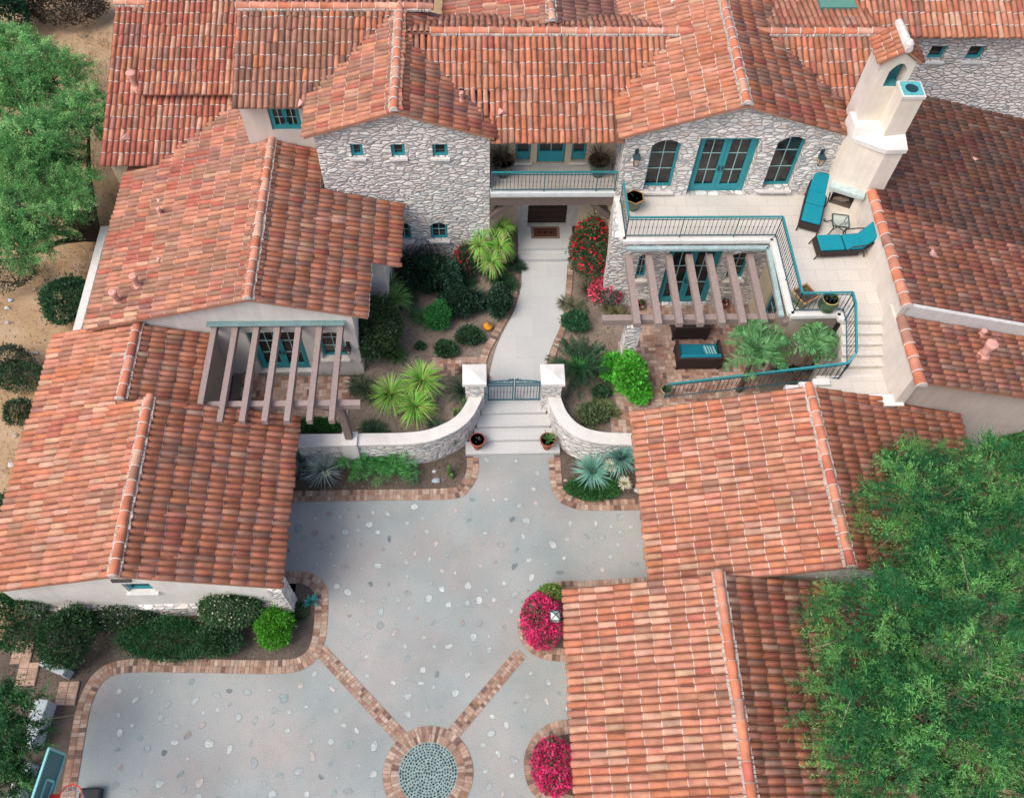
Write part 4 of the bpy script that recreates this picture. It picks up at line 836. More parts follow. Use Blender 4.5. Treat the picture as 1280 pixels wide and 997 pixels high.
# garden path
pl_ = [(613, 500), (612, 470), (622, 430), (642, 390), (652, 355), (650, 326)]; pr_ = [(711, 326), (708, 360), (703, 400), (690, 432), (680, 465), (675, 500)]
path = smooth(pxl(pl_, .6))+smooth(pxl(pr_, .6)); mb = MB(); mb.prism([tuple(p) for p in path], .3, .60, 'path', (1, 1, 1))
for zz, yb_, yt_ in ((.75, 324, 309), (.9, 310, 270)):
    a = U2(648, yb_, zz); b = U2(717, yb_, zz); mb.box(a[0], b[0], a[1], 20.5, .3, zz, 'path', (1, 1, 1))
ys_ = [U2(643, y, z)[1] for y, z in ((515, .6), (532, .45), (549, .3), (566, .15))]
for i, (yq, zq) in enumerate(zip(ys_, (.594, .45, .3, .15))):
    xa_ = U2((606, 600, 597, 582)[i], (515, 532, 549, 566)[i], zq)[0]; xb_ = U2((678, 684, 687, 700)[i], (515, 532, 549, 566)[i], zq)[0]; yn = ys_[i-1] if i else gy+.5
    mb.box(xa_-.1*(i < 3), xb_+.1*(i < 3), yq, yn+.02, -.02, zq, 'path', (1, 1, 1))
    mb.box(xa_-.1*(i < 3), xb_+.1*(i < 3), yq-.012, yq+.0, zq-.05, zq-.004, 'path', (1, 1, 1))
tag(mb.build('garden_path', None, (0, 0, 0)), kind='structure')
mb = MB(); pe = smooth(pxl([(600, 470), (607, 440), (628, 402), (641, 372), (645, 340)], .6)); bricks_along(mb, pe, .24, 1, .606, .11); pe = smooth(pxl([(713, 330), (711, 362), (706, 402), (694, 434), (685, 462)], .6)); bricks_along(mb, pe, .20, 1, .606, .11)
# brick patio in basket weave and brick apron by the left pergola
def weave(mb, poly, z, s=.235):
    xs_ = [p[0] for p in poly]; ys2 = [p[1] for p in poly]; i = 0; x = min(xs_); base = [(p[0], p[1], z-.006) for p in poly]
    ar = sum(poly[i][0]*poly[(i+1) % len(poly)][1]-poly[(i+1) % len(poly)][0]*poly[i][1] for i in range(len(poly)))
    mb.face(base if ar > 0 else base[::-1], 'brickbase', (1, 1, 1))
    while x < max(xs_):
        y = min(ys2); j = 0
        while y < max(ys2):
            if inpoly(x+s/2, y+s/2, poly):
                for k in range(2):
                    c = np.array(rnd.choices([(.42, .28, .22), (.34, .19, .14), (.50, .38, .31), (.22, .14, .12), (.46, .33, .27)], [5, 4, 3, 1.2, 3])[0])*rnd.uniform(.8, 1.15); zz = z+rnd.uniform(0, .005)
                    if (i+j) % 2: a = (x+.005, x+s-.005, y+k*s/2+.005, y+(k+1)*s/2-.005)
                    else: a = (x+k*s/2+.005, x+(k+1)*s/2-.005, y+.005, y+s-.005)
                    mb.face([(a[0], a[2], zz), (a[1], a[2], zz), (a[1], a[3], zz), (a[0], a[3], zz)], 'brick', tuple(c))
            y += s; j += 1
        x += s; i += 1
pat = [U2(766, 560, .6), U2(768, 440, .6), U2(800, 405, .6), U2(790, 385, .6), (4.3, 17.3), (8.4, 17.3), (8.5, 14.5), U2(930, 440, .6), (8.6, 12.9), (10, 12.6), (10, 11.8), (4.4, 11.8)]
weave(mb, pat, .606); weave(mb, [(-7.3, 12.5), (-4.15, 12.9), (-3.9, 14.6), (-7.3, 14.75)], .606); weave(mb, [U2(540, 468, .6), U2(606, 470, .6), U2(606, 450, .6), U2(545, 450, .6)], .6)
tag(mb.build('brick_patio', None, (0, 0, 0)), kind='structure')
# ------------------------------------------------------------ garden walls, gate
def garden_wall(pts, z0, z1, label, thick=.30, cap=.38, og=None):
    P = [np.array(p[:2], float) for p in pts]; root = thing('garden_wall', (*P[len(P)//2], 0), label, 'wall')
    def strip(mb, w, za, zb, mat, col):
        L = []; R_ = []
        for i, p in enumerate(P):
            d = P[min(i+1, len(P)-1)]-P[max(i-1, 0)]; d /= np.linalg.norm(d); n = np.array([-d[1], d[0]]); L.append(p+n*w/2); R_.append(p-n*w/2)
        for i in range(len(P)-1):
            a, b, c, e = L[i], L[i+1], R_[i+1], R_[i]
            mb.face([(*e, zb), (*c, zb), (*b, zb), (*a, zb)], mat, col); mb.face([(*a, za), (*b, za), (*b, zb), (*a, zb)][::-1], mat, col); mb.face([(*e, za), (*c, za), (*c, zb), (*e, zb)], mat, col); mb.face([(*a, za), (*b, za), (*c, za), (*e, za)], mat, col)
        for i in (0, -1): mb.face([(*L[i], za), (*R_[i], za), (*R_[i], zb), (*L[i], zb)], mat, col)
    mb = MB(); strip(mb, thick, z0, z1-.085, 'masonry', (1, 1, 1)); mb.build('stone_wall', root); mb = MB(); strip(mb, cap, z1-.08, z1, 'stucco', (.62, .60, .57)); mb.build('coping', root)
garden_wall(wl_pts, 0, 1.36, 'curved fieldstone garden wall with pale coping left of the gate steps'); garden_wall(wr_pts, 0, 1.36, 'curved fieldstone garden wall with pale coping right of the gate steps')
for a, lab in (((593, 453), 'square stone gate pillar with pale cap left of the iron gate'), ((691, 453), 'square stone gate pillar with pale cap right of the iron gate')):
    zt = 2.22; c = U2(a[0], 467, zt); t = thing('gate_pillar', (c[0], c[1], .2), lab, 'pillar', 'pillars flanking the gate'); mb = MB(); mb.box(c[0]-.27, c[0]+.27, c[1]-.27, c[1]+.27, .2, zt-.16, 'masonry', (1, 1, 1)); mb.build('shaft', t)
    mb = MB(); mb.box(c[0]-.345, c[0]+.345, c[1]-.345, c[1]+.345, zt-.155, zt-.03, 'stucco', (.68, .66, .63)); mb.mesh([(c[0]-.345, c[1]-.345, zt-.028), (c[0]+.345, c[1]-.345, zt-.028), (c[0]+.345, c[1]+.345, zt-.028), (c[0]-.345, c[1]+.345, zt-.028), (c[0], c[1], zt+.06)], [(0, 1, 4), (1, 2, 4), (2, 3, 4), (3, 0, 4)], 'stucco', (.68, .66, .63)); mb.build('cap_stone', t)
ga, gb = U2(609, 501, .62), U2(675, 501, .62); t = thing('iron_gate', (ga[0], ga[1], .6), 'low double gate of teal wrought iron with scrolled top between stone pillars', 'gate'); gm = (ga[0]+gb[0])/2
for q0, q1 in ((ga[0]+.02, gm-.015), (gm+.015, gb[0]-.02)):
    mb = MB(); Y_ = ga[1]; zb, zt = .66, 1.62
    for x in (q0+.02, q1-.02): mb.tube([(x, Y_, zb), (x, Y_, zt+.08)], .022, 'metal', (.02, .13, .16), 6)
    for z in (zb+.03, zt-.12, zt): mb.bar((q0, Y_, z), (q1, Y_, z), .035, .03, 'metal', (.02, .13, .16))
    for i in range(1, 8):
        x = q0+(q1-q0)*i/8; mb.tube([(x, Y_, zb+.03), (x, Y_, zt-.12)], .009, 'metal', (.08, .10, .10), 5); mb.tube([(x, Y_, 1.08), (x, Y_, 1.13), (x, Y_, 1.18)], [.008, .02, .008], 'metal', (.08, .10, .10), 5)
    up = 1 if q0 < gm-.1 and q1 <= gm else -1
    prev = None
    for i in range(9):
        s = i/8; x = q0+(q1-q0)*s; z = zt+.07+.07*math.sin(math.pi*s); z += .10*(s if up > 0 else 1-s)**3
        if prev: mb.bar(prev, (x, Y_, z), .03, .03, 'metal', (.02, .13, .16))
        prev = (x, Y_, z)
    for i in range(3):
        x = q0+(q1-q0)*(.25+.25*i); mb.tube([(x+.06*math.cos(a), Y_, zt+.05+.04*math.sin(a)) for a in np.linspace(0, 2*math.pi, 9)], .010, 'metal', (.02, .13, .16), 5)
    for i in range(12): a = rnd.uniform(0, 6.28); xx = (gm-up*.10)+.07*math.cos(a); mb.obox((xx, Y_, zt+.20+.05*math.sin(a)), (.02, 0, 0), (0, .012, 0), (0, 0, .02), 'metal', (.02, .13, .16))
    mb.build('gate_leaf', t)
# low white wall outside the left wing
mb = MB(); mb.box(-12.32, -12.08, 15.6, 19.9, -.1, 1.5, 'stucco', (.62, .61, .59)); tag(mb.build('low_wall', None, (-12.2, 17, 0)), 'low pale grey wall running beside the left wing and a dark round shrub', 'wall')
for (px, py, L_, w_, h_, r_, lab) in ((66, 832, .36, .22, .5, -.4, 'short white wall block beside the dark shrub near the driveway curve'), (42, 903, .17, 1.15, .55, -.12, 'long narrow white wall block left of the driveway under the tree'), (20, 985, .15, 1.2, .5, -.12, 'pale wall block at the lower left corner behind the basketball hoop')):
    c = U2(px, py, h_); mb = MB(); cs, sn = math.cos(r_), math.sin(r_); mb.obox((c[0], c[1], h_/2), (L_*cs, L_*sn, 0), (-w_/2*sn, w_/2*cs, 0), (0, 0, h_/2), 'stucco', (.42, .47, .49)); tag(mb.build('wall_block', None, (c[0], c[1], 0), bevel=.02), lab, 'wall')
for (px, py, lab) in ((84, 866, 'square brick stepping pad nearest the driveway edge'), (34, 842, 'brick stepping pad beside the dark shrub at far left'), (28, 815, 'brick stepping pad half hidden behind the round shrubs at the left edge')):
    c = U2(px, py, .03); mb = MB(); mb.box(c[0]-.26, c[0]+.26, c[1]-.3, c[1]+.3, -.05, .028, 'brickbase', (1, 1, 1))
    for i in range(4):
        for j in range(2): mb.box(c[0]-.25+j*.255, c[0]-.01+j*.255, c[1]-.29+i*.148, c[1]-.155+i*.148, .02, .04+rnd.uniform(0, .006), 'brick', tuple(np.array((.42, .29, .22))*rnd.uniform(.8, 1.2)))
    tag(mb.build('stepping_pad', None, (c[0], c[1], 0)), lab, 'stepping stone', 'brick stepping pads left of the driveway')
# ------------------------------------------------------------ pergolas
WD = (.30, .235, .215)
def beam(mb, a, b, w, h, col=WD):
    mb.bar(a, b, w, h, 'wood', tuple(np.array(col)*rnd.uniform(.92, 1.08)))
t = thing('pergola', (-5.7, 13.5, 0), 'weathered timber pergola against the white left wing, seven beams over a shaded brick nook', 'pergola'); zp = 3.12
for i in range(7):
    x = -7.52+i*(3.52/6); mb = MB(); beam(mb, (x, 11.62, zp), (x+.03, 14.72, zp), .155, .20); mb.build('rafter', t)
mb = MB(); beam(mb, (-7.5, 12.28, zp-.22), (-3.3, 12.28, zp-.22), .17, .22); mb.build('crossbeam', t)
mb = MB(); beam(mb, (-7.66, 14.76, zp+.06), (-3.86, 14.76, zp+.06), .05, .26, (.34, .30, .27)); mb.build('ledger', t)
mb = MB()
for i in range(16): a = -7.68+i*.24; mb.box(a, a+.24, 14.60, 14.79, zp+.185, zp+.20, 'metal', tuple(np.array((.17, .28, .29))*rnd.uniform(.93, 1.07))); 
mb.build('flashing', t)
pc = U2(437, 552, 1.36); mb = MB(); mb.bar((pc[0]+.0, pc[1]+.1, 1.36), (pc[0]-.1, 12.3, zp-.3), .2, .2, 'wood', (.19, .14, .125)); mb.build('post', t); mb = MB(); mb.box(pc[0]-.22, pc[0]+.22, pc[1]-.16, pc[1]+.28, 0, 1.45, 'stucco', (.64, .62, .59)); mb.build('post_base', t)
mb = MB(); mb.bar((pc[0]-.1, 12.28, 2.5), (pc[0]-.8, 12.28, 2.95), .12, .12, 'wood', (.19, .14, .125)); mb.build('brace', t)
t = thing('pergola', (6.2, 16, 0), 'weathered timber pergola under the terrace edge over the brick patio, eight beams', 'pergola'); zp = 3.3
for i in range(8):
    x = 4.38+i*.605; mb = MB(); beam(mb, (x+.03, 14.52-(.0 if i < 7 else .0), zp), (x, 17.02, zp), .19, .20); mb.build('rafter', t)
mb = MB(); beam(mb, (3.45, 14.88, zp-.23), (8.45, 14.88, zp-.23), .2, .24); mb.build('crossbeam', t)
pc = U2(789, 425, 2.3); mb = MB(); mb.box(4.2, 4.62, 14.7, 15.1, .6, zp-.36, 'masonry', (.5, .5, .5)); mb.build('stone_post', t)
# ------------------------------------------------------------ lamps
def lantern(x, y, z, lab, s=1., wall=None, col=(.02, .06, .065), group=None):
    t = thing('wall_lantern', (x, y, z), lab, 'lantern', group); mb = MB(); b = np.array([x, y, z])
    mb.mesh([b+[dx*.10*s, dy*.10*s, 0] for dx, dy in ((-1, -1), (1, -1), (1, 1), (-1, 1))]+[b+[0, 0, .12*s]], [(0, 1, 4), (1, 2, 4), (2, 3, 4), (3, 0, 4), (3, 2, 1, 0)], 'metal', col)
    for dx, dy in ((-1, -1), (1, -1), (1, 1), (-1, 1)): mb.bar(b+[dx*.075*s, dy*.075*s, 0], b+[dx*.05*s, dy*.05*s, -.24*s], .014, .014, 'metal', col)
    mb.box(x-.055*s, x+.055*s, y-.055*s, y+.055*s, z-.27*s, z-.24*s, 'metal', col)
    if wall is not None: mb.bar((x, y, z+.12*s), (x+wall[0], y+wall[1], z+.12*s), .025, .025, 'metal', col); mb.box(x+wall[0]-.05, x+wall[0]+.05, y+wall[1]-.03, y+wall[1]+.02, z-.08, z+.18, 'metal', col)
    mb.build('lantern_frame', t); mb = MB(); mb.box(x-.05*s, x+.05*s, y-.05*s, y+.05*s, z-.24*s, z-.01*s, 'paint', (.55, .42, .30)); mb.build('lantern_glass', t); return t
for px, lab in ((796, 'dark lantern on the stone wall left of the arched terrace window'), (1028, 'dark lantern on the stone wall above the upright lounger')):
    q = YA(px, 197, WY-.16); lantern(q[0], q[1], q[2], lab, 1.1, (0, .14), group='lanterns on the terrace wall')
q = YA(435, 436, 14.64); lantern(q[0], q[1], q[2], 'dark lantern on the white wall right of the left pergola', .9, (0, .12), (.03, .02, .02))
for px, lab in ((624, 'small glowing lantern left of the entry door'), (745, 'small glowing lantern right of the entry door above the red flowered bush')):
    q = YA(px, 262, 19.3); lantern(q[0], q[1], q[2]+.14, lab, 1.0, None, (.03, .025, .02), 'lanterns beside the entry door')
# lamp in the front bougainvillea
c = U(694, 769, 1.15); t = thing('garden_lamp', (c[0], c[1], 0), 'small square lantern on a post among the pink bougainvillea by the garage', 'lamp'); mb = MB(); mb.tube([(c[0], c[1], 0), (c[0], c[1], .9)], .03, 'metal', (.03, .05, .05), 8); mb.build('post', t)
mb = MB(); s = .13; mb.box(c[0]-s, c[0]+s, c[1]-s, c[1]+s, .9, .93, 'metal', (.03, .06, .06)); 
for dx in (-1, 1):
    for dy in (-1, 1): mb.bar((c[0]+dx*s, c[1]+dy*s, .9), (c[0]+dx*s, c[1]+dy*s, 1.15), .018, .018, 'metal', (.03, .06, .06)); mb.bar((c[0]+dx*s, c[1]+dy*s, 1.15), (c[0], c[1], 1.27), .02, .02, 'metal', (.03, .07, .07))
for k_ in (-1, 1): mb.bar((c[0]-s, c[1]+k_*s, 1.15), (c[0]+s, c[1]+k_*s, 1.15), .02, .02, 'metal', (.03, .07, .07)); mb.bar((c[0]+k_*s, c[1]-s, 1.15), (c[0]+k_*s, c[1]+s, 1.15), .02, .02, 'metal', (.03, .07, .07))
mb.build('lantern_frame', t); mb = MB(); mb.mesh([(c[0]-s*.9, c[1]-s*.9, 1.145), (c[0]+s*.9, c[1]-s*.9, 1.145), (c[0]+s*.9, c[1]+s*.9, 1.145), (c[0]-s*.9, c[1]+s*.9, 1.145), (c[0], c[1], 1.25)], [(0, 1, 4), (1, 2, 4), (2, 3, 4), (3, 0, 4)], 'paint', (.6, .66, .64)); mb.box(c[0]-s*.85, c[0]+s*.85, c[1]-s*.85, c[1]+s*.85, .935, 1.14, 'paint', (.6, .66, .64)); mb.build('lantern_glass', t)
# ------------------------------------------------------------ furniture
CU = (.010, .23, .30); WK = (.045, .032, .03)
def chaise(loc, rz, lab, back=.9):
    """long reclining chair: foot end at +x"""
    t = thing('lounge_chair', (0, 0, 0), lab, 'lounge chair', 'loungers on the terrace'); W2 = .31
    mb = MB()
    for y in (-W2, W2):
        mb.tube([(-.45, y, .36), (.1, y, .30), (.55, y, .33), (1.0, y, .31)], .025, 'metal', WK, 6); mb.tube([(1.0, y, .31), (1.06, y, .15), (1.10, y, 0)], .022, 'metal', WK, 6); mb.tube([(-.4, y, .34), (-.50, y, .15), (-.56, y, 0)], .022, 'metal', WK, 6)
        mb.tube([(-.62, y, .62), (-.3, y*1.12, .60), (.02, y*1.12, .56), (.10, y*1.1, .45), (.06, y*1.05, .32)], .022, 'metal', WK, 6); mb.tube([(-.45, y, .36), (-.45-.62*math.cos(back), y, .36+.72*math.sin(back))], .025, 'metal', WK, 6)
    mb.box(-.45, 1.0, -W2, W2, .27, .30, 'wood', WK); mb.box(1.0, 1.03, -W2, W2, .10, .33, 'wood', WK); mb.box(-.3, .95, -W2-.015, -W2, .12, .30, 'wood', WK); mb.box(-.3, .95, W2, W2+.015, .12, .30, 'wood', WK)
    bx = -.45-.62*math.cos(back); bz = .36+.72*math.sin(back); mb.tube([(bx, -W2, bz), (bx-.02, 0, bz+.05), (bx, W2, bz)], .03, 'metal', WK, 6)
    mb.mesh([(-.47, -W2, .34), (-.47, W2, .34), (bx-.03, W2, bz), (bx-.03, -W2, bz)], [(0, 1, 2, 3)], 'wood', WK); mb.build('frame', t)
    for nm, a, b in (('seat_cushion', (-.42, .37), (.16, .35)), ('leg_cushion', (.20, .36), (.98, .37)), ('back_cushion', (-.42, .40), (bx+.06, bz+.01))):
        mb = MB(); a3 = np.array([a[0], 0, a[1]]); b3 = np.array([b[0], 0, b[1]]); d = b3-a3; L = np.linalg.norm(d); d /= L; u = np.cross(d, [0, 1., 0]); u = u if u[2] > 0 or nm == 'back_cushion' and u[0] > 0 else -u
        mb.obox((a3+b3)/2+u*.03, d*L/2, np.array([0, W2-.02, 0]), u*.055, 'fabric', CU); o = mb.build(nm, t, bevel=.04)
    for k_, s in (('button', 0),):
        mb = MB(); mx = np.array([(-.42+bx)/2-.06, 0, (.4+bz)/2+.05]); d = np.array([math.cos(-back), 0, 0])
        for y in (-.12, 0, .12): mb.obox(mx+[.085, y, .06], (.012, 0, 0), (0, .012, 0), (0, 0, .012), 'fabric', (.01, .12, .15))
        mb.build(k_, t)
    t.location = loc; t.rotation_euler = (0, 0, rz); t.scale = (.9, .95, .92); return t
def place2(pxa, pxb, z):
    a, b = np.array(U2(*pxa, z)), np.array(U2(*pxb, z)); return a, b
a, b = place2((1011, 283), (1024, 228), TZ+.3); c = (a+b)/2; d = a-b; chaise((c[0]+.03, c[1]+.05, TZ), math.atan2(d[1], d[0]), 'teal cushioned lounge chair standing against the stone wall left of the fireplace', 1.05)
a, b = place2((1032, 304), (1092, 304), TZ+.3); c = (a+b)/2; d = a-b; chaise((c[0]-.05, c[1], TZ), math.atan2(d[1], d[0])+.06, 'teal cushioned lounge chair with its back to the tiled parapet, front of the glass table', .95)
# glass side table
tc_ = U2(1051, 276, TZ+.45); t = thing('side_table', (tc_[0], tc_[1], TZ), 'square glass topped wrought iron side table with scrolled legs between the loungers', 'table'); mb = MB(); rot = .62; s = .33
cor = [np.array([s*math.cos(rot+math.pi/2*i), s*math.sin(rot+math.pi/2*i)]) for i in range(4)]; b0_ = np.array(tc_)
IR = (.05, .065, .06)
for i in range(4):
    p, q = cor[i], cor[(i+1) % 4]; mb.bar((*(b0_+p), TZ+.45), (*(b0_+q), TZ+.45), .035, .03, 'metal', IR)
    o_ = p/np.linalg.norm(p); mb.tube([(*(b0_+p*.9), TZ+.45), (*(b0_+p*.72), TZ+.28), (*(b0_+p*1.1), TZ+.10), (*(b0_+p*1.35), TZ+.02), (*(b0_+p*1.5), TZ+.06), (*(b0_+p*1.38), TZ+.11)], .018, 'metal', IR, 6)
mb.bar((*(b0_+cor[0]*.8), TZ+.2), (*(b0_+cor[2]*.8), TZ+.2), .02, .02, 'metal', IR); mb.bar((*(b0_+cor[1]*.8), TZ+.2), (*(b0_+cor[3]*.8), TZ+.2), .02, .02, 'metal', IR); mb.build('table_frame', t)
mb = MB(); mb.prism([tuple(b0_+p*.96) for p in cor], TZ+.462, TZ+.474, 'clear', (1, 1, 1)); mb.build('glass_top', t)
# patio seats
def settee(px, py, w, cush, lab, face=1, back_h=.78, dep=.72, pil=False):
    c = U2(px, py, .95); t = thing('settee', (c[0], c[1], .6), lab, 'settee'); x, y = c; mb = MB(); z = .6; f = face
    for sx in (-1, 1):
        for s2 in (-1, 1): mb.bar((x+sx*(w/2-.04), y+s2*(dep/2-.04), z), (x+sx*(w/2-.04), y+s2*(dep/2-.04), z+.62), .06, .06, 'wood', WK)
        mb.bar((x+sx*(w/2-.03), y-dep/2, z+.60), (x+sx*(w/2-.03), y+dep/2, z+.60), .09, .05, 'wood', WK); mb.box(x+sx*(w/2-.03)-.02, x+sx*(w/2-.03)+.02, y-dep/2+.02, y+dep/2-.02, z+.15, z+.56, 'wood', WK)
    mb.box(x-w/2+.04, x+w/2-.04, y-dep/2+.02, y+dep/2-.02, z+.26, z+.34, 'wood', WK); yb_ = y-f*(dep/2-.03)
    mb.mesh([(x-w/2, yb_-.03, z+.1), (x+w/2, yb_-.03, z+.1), (x+w/2, yb_-f*.12, z+back_h), (x-w/2, yb_-f*.12, z+back_h), (x-w/2, yb_+.03, z+.1), (x+w/2, yb_+.03, z+.1), (x+w/2, yb_-f*.12+.05, z+back_h), (x-w/2, yb_-f*.12+.05, z+back_h)], [(0, 1, 2, 3), (5, 4, 7, 6), (3, 2, 6, 7), (0, 3, 7, 4), (1, 5, 6, 2)], 'wood', WK); mb.build('frame', t)
    mb = MB(); mb.box(x-w/2+.06, x+w/2-.06, y-dep/2+.06, y+dep/2-.04, z+.35, z+.48, 'fabric', cush); mb.build('seat_cushion', t, bevel=.04)
    mb = MB(); mb.obox((x, yb_+f*.05, z+.62), (w/2-.06, 0, 0), (0, .06, .012), (0, -f*.04, .17), 'fabric', cush); mb.build('back_cushion', t, bevel=.035)
    return t, x, y
t, x, y = settee(872, 443, 1.36, (.01, .17, .24), 'dark wicker settee with teal cushion and striped pillow on the brick patio', 1)
mb = MB(); n = 8
for i in range(n): mb.obox((x+.34+(i-n/2)*.045, y+.02, 1.14+.02*math.sin(i)), (.0225, 0, 0), (-.03, .15, 0), (0, 0, .045-.004*abs(i-n/2+.5)), 'fabric', (.30, .55, .52) if i % 2 else (.03, .22, .28))
tag(mb.build('pillow', None, (x+.34, y, 1.08)), 'small pillow with pale and teal stripes lying on the teal settee', 'pillow')
settee(862, 408, 1.12, (.04, .03, .03), 'dark brown wicker settee with no teal cushion facing the house under the pergola beams', 1, .82, .62)
mb = MB(); q = U(862, 400, 1.0); mb.box(q[0]-.35, q[0]+.35, q[1]-.22, q[1]+.22, .98, 1.04, 'wood', (.30, .15, .08))
for sx in (-1, 1):
    for s2 in (-1, 1): mb.box(q[0]+sx*.3-.03, q[0]+sx*.3+.03, q[1]+s2*.17-.03, q[1]+s2*.17+.03, .6, .98, 'wood', (.25, .12, .07))
tag(mb.build('low_table', None, (q[0], q[1], .6)), 'low reddish wood table behind the dark wicker settee', 'table')
# door mat
q0, q1 = U(664, 299, .9), U(698, 282, .9); x0m, x1m, y0m, y1m = q0[0], q1[0]+.02, q0[1]+.02, q1[1]-.05; t = thing('door_mat', ((x0m+x1m)/2, (y0m+y1m)/2, .9), 'brown door mat with pale border and three dark motifs before the entry door', 'mat')
mb = MB(); mb.box(x0m, x1m, y0m, y1m, .902, .915, 'fabric', (.20, .15, .12)); mb.build('border', t); mb = MB(); mb.box(x0m+.09, x1m-.09, y0m+.08, y1m-.07, .916, .924, 'fabric', (.085, .035, .025))
for i in range(3):
    cx = x0m+(x1m-x0m)*(.3+.2*i); cy = (y0m+y1m)/2; mb.face([(cx+.055*math.cos(a), cy+.06*math.sin(a), .927) for a in np.linspace(0, 6.28, 9)[:-1]], 'fabric', (.02, .015, .015))
mb.build('mat_field', t)
# pots
def pot(name, x, y, z, prof, col, mat, lab, cat='planter', n=20, soil=None, plant=None, band=None, group=None):
    t = thing(name, (x, y, z), lab, cat, group); mb = MB(); mb.lathe((x, y, z), prof, mat, col, n); r, h = prof[-1]; 
    inner = [(r*.99, h), (r*.84, h+.004), (r*.82, h-.06)]; mb.lathe((x, y, z), inner, mat, band or col, n); mb.build('pot', t)
    mb = MB(); mb.lathe((x, y, z), [(r*.80, h-.058), (r*.79, h-.045)], 'soil', (1, 1, 1), n); mb.build('potting_soil', t)
    if plant: plant(t, np.array([x, y, z+h-.05]))
    return t
TC = (.27, .085, .055)
def sprig(n, L, w, c, up=(.6, 1.4), dr=.3):
    def f(t, b): V, Fq, cc = blades(b, n, L, w, c, up, dr, off_=.01); npmesh('leaf_rosette', V, Fq, cc, 'leaf', t)
    return f
urn = [(.12, 0), (.125, .05), (.10, .10), (.13, .20), (.20, .30), (.225, .38), (.20, .42), (.22, .46), (.24, .47)]
c = U2(597, 572, .15); a_ = U2(597, 558, .15); pot('terracotta_urn', *U2(597, 555, .32), .15, urn, TC, 'stone', 'dark terracotta urn with sparse plant left of the gate steps', plant=sprig(16, .16, .03, (.10, .10, .06)), group='terracotta urns at the gate steps')
pot('terracotta_urn', *U2(684, 555, .32), .15, urn, TC, 'stone', 'terracotta urn with upright leafy cactus right of the gate steps', plant=sprig(22, .38, .05, (.09, .20, .06), (.9, 1.5)), group='terracotta urns at the gate steps')
big = [(.17, 0), (.24, .2), (.30, .42), (.33, .55), (.35, .58)]
for px, lab, c_ in ((629, 'dark glazed pot with dry spiky plant at the left end of the balcony', (.03, .04, .04)), (748, 'green glazed pot with dry spiky plant at the right end of the balcony', (.04, .08, .06))):
    q = U2(px, 199, TZ+.4); pot('balcony_pot', q[0], min(q[1], 19.75), TZ, big, c_, 'glaze', lab, plant=sprig(70, .62, .022, (.13, .10, .07), (.7, 1.5), .5), group='pots on the balcony')
q = U2(793, 249, TZ+.4); pot('hexagonal_pot', q[0], q[1], TZ, [(.15, 0), (.23, .25), (.30, .46), (.31, .5)], (.06, .10, .045), 'glaze', 'hexagonal green glazed pot with ochre rim at the terrace corner below the arched window', n=6, band=(.35, .20, .08), plant=sprig(5, .18, .02, (.10, .14, .06)))
q = U2(1036, 378, TZ+.3); pot('glazed_pot', q[0], q[1], TZ, [(.18, 0), (.26, .15), (.28, .30), (.22, .44), (.24, .48)], (.05, .09, .05), 'glaze', 'round green glazed pot with yellow rim behind the terrace railing', band=(.38, .28, .10), plant=sprig(14, .3, .025, (.06, .12, .05)))
q = U2(1006, 369, TZ+.35); t = thing('square_planter', (q[0], q[1], TZ), 'square green and ochre patterned planter in the terrace railing corner', 'planter'); mb = MB(); rt = .5
def sq(r, z): return [(q[0]+r*math.cos(rt+math.pi/4+math.pi/2*i), q[1]+r*math.sin(rt+math.pi/4+math.pi/2*i), z) for i in range(4)]
lv = [(.26, TZ), (.34, TZ+.2), (.40, TZ+.42)]
for (ra, za), (rb, zb_) in zip(lv[:-1], lv[1:]):
    A, B = sq(ra, za), sq(rb, zb_)
    for i in range(4):
        mb.face([A[i], A[(i+1) % 4], B[(i+1) % 4], B[i]], 'glaze', (.06, .12, .05) if za < TZ+.1 else (.16, .14, .05))
A, B = sq(.40, TZ+.42), sq(.33, TZ+.43)
for i in range(4): mb.face([A[i], A[(i+1) % 4], B[(i+1) % 4], B[i]], 'glaze', (.40, .22, .09)); mb.face([B[i], B[(i+1) % 4], sq(.31, TZ+.32)[(i+1) % 4], sq(.31, TZ+.32)[i]], 'glaze', (.2, .1, .05))
mb.build('pot', t); mb = MB(); mb.face(sq(.315, TZ+.33), 'soil', (1, 1, 1)); mb.build('potting_soil', t); V, Fq, cc = blades((q[0], q[1], TZ+.33), 10, .2, .03, (.10, .11, .05), (.5, 1.4), .3); npmesh('leaf_rosette', V, Fq, cc, 'leaf', t)
q = U2(833, 487, .8); pot('small_pot', q[0], q[1], .6, [(.12, 0), (.16, .2), (.18, .24)], (.5, .42, .34), 'stone', 'small pale pot with round green plant at the foot of the garden stairs', plant=sprig(60, .24, .03, (.10, .16, .05), (.2, 1.5), .4))
for (px, py, c1, lab) in ((800, 380, (.10, .03, .03), 'small pot of red and white flowers left of the patio doors'), (905, 378, (.14, .08, .06), 'small pot with pinkish flowers right of the patio doors')):
    q = U2(px, py, .8); pot('flower_pot', q[0], q[1], .6, [(.12, 0), (.16, .22), (.17, .25)], (.25, .12, .09), 'stone', lab, plant=lambda t, b: (lambda r: npmesh('flowers', *r, 'leaf', t))(leaves(b+rng.normal(0, .09, (90, 3))*[1, 1, .6]+[0, 0, .1], rng.normal(size=(90, 3)), .09, .07, np.vstack([jitcol((.35, .03, .05), 45), jitcol((.6, .5, .5), 15), jitcol((.06, .12, .04), 30)]))))
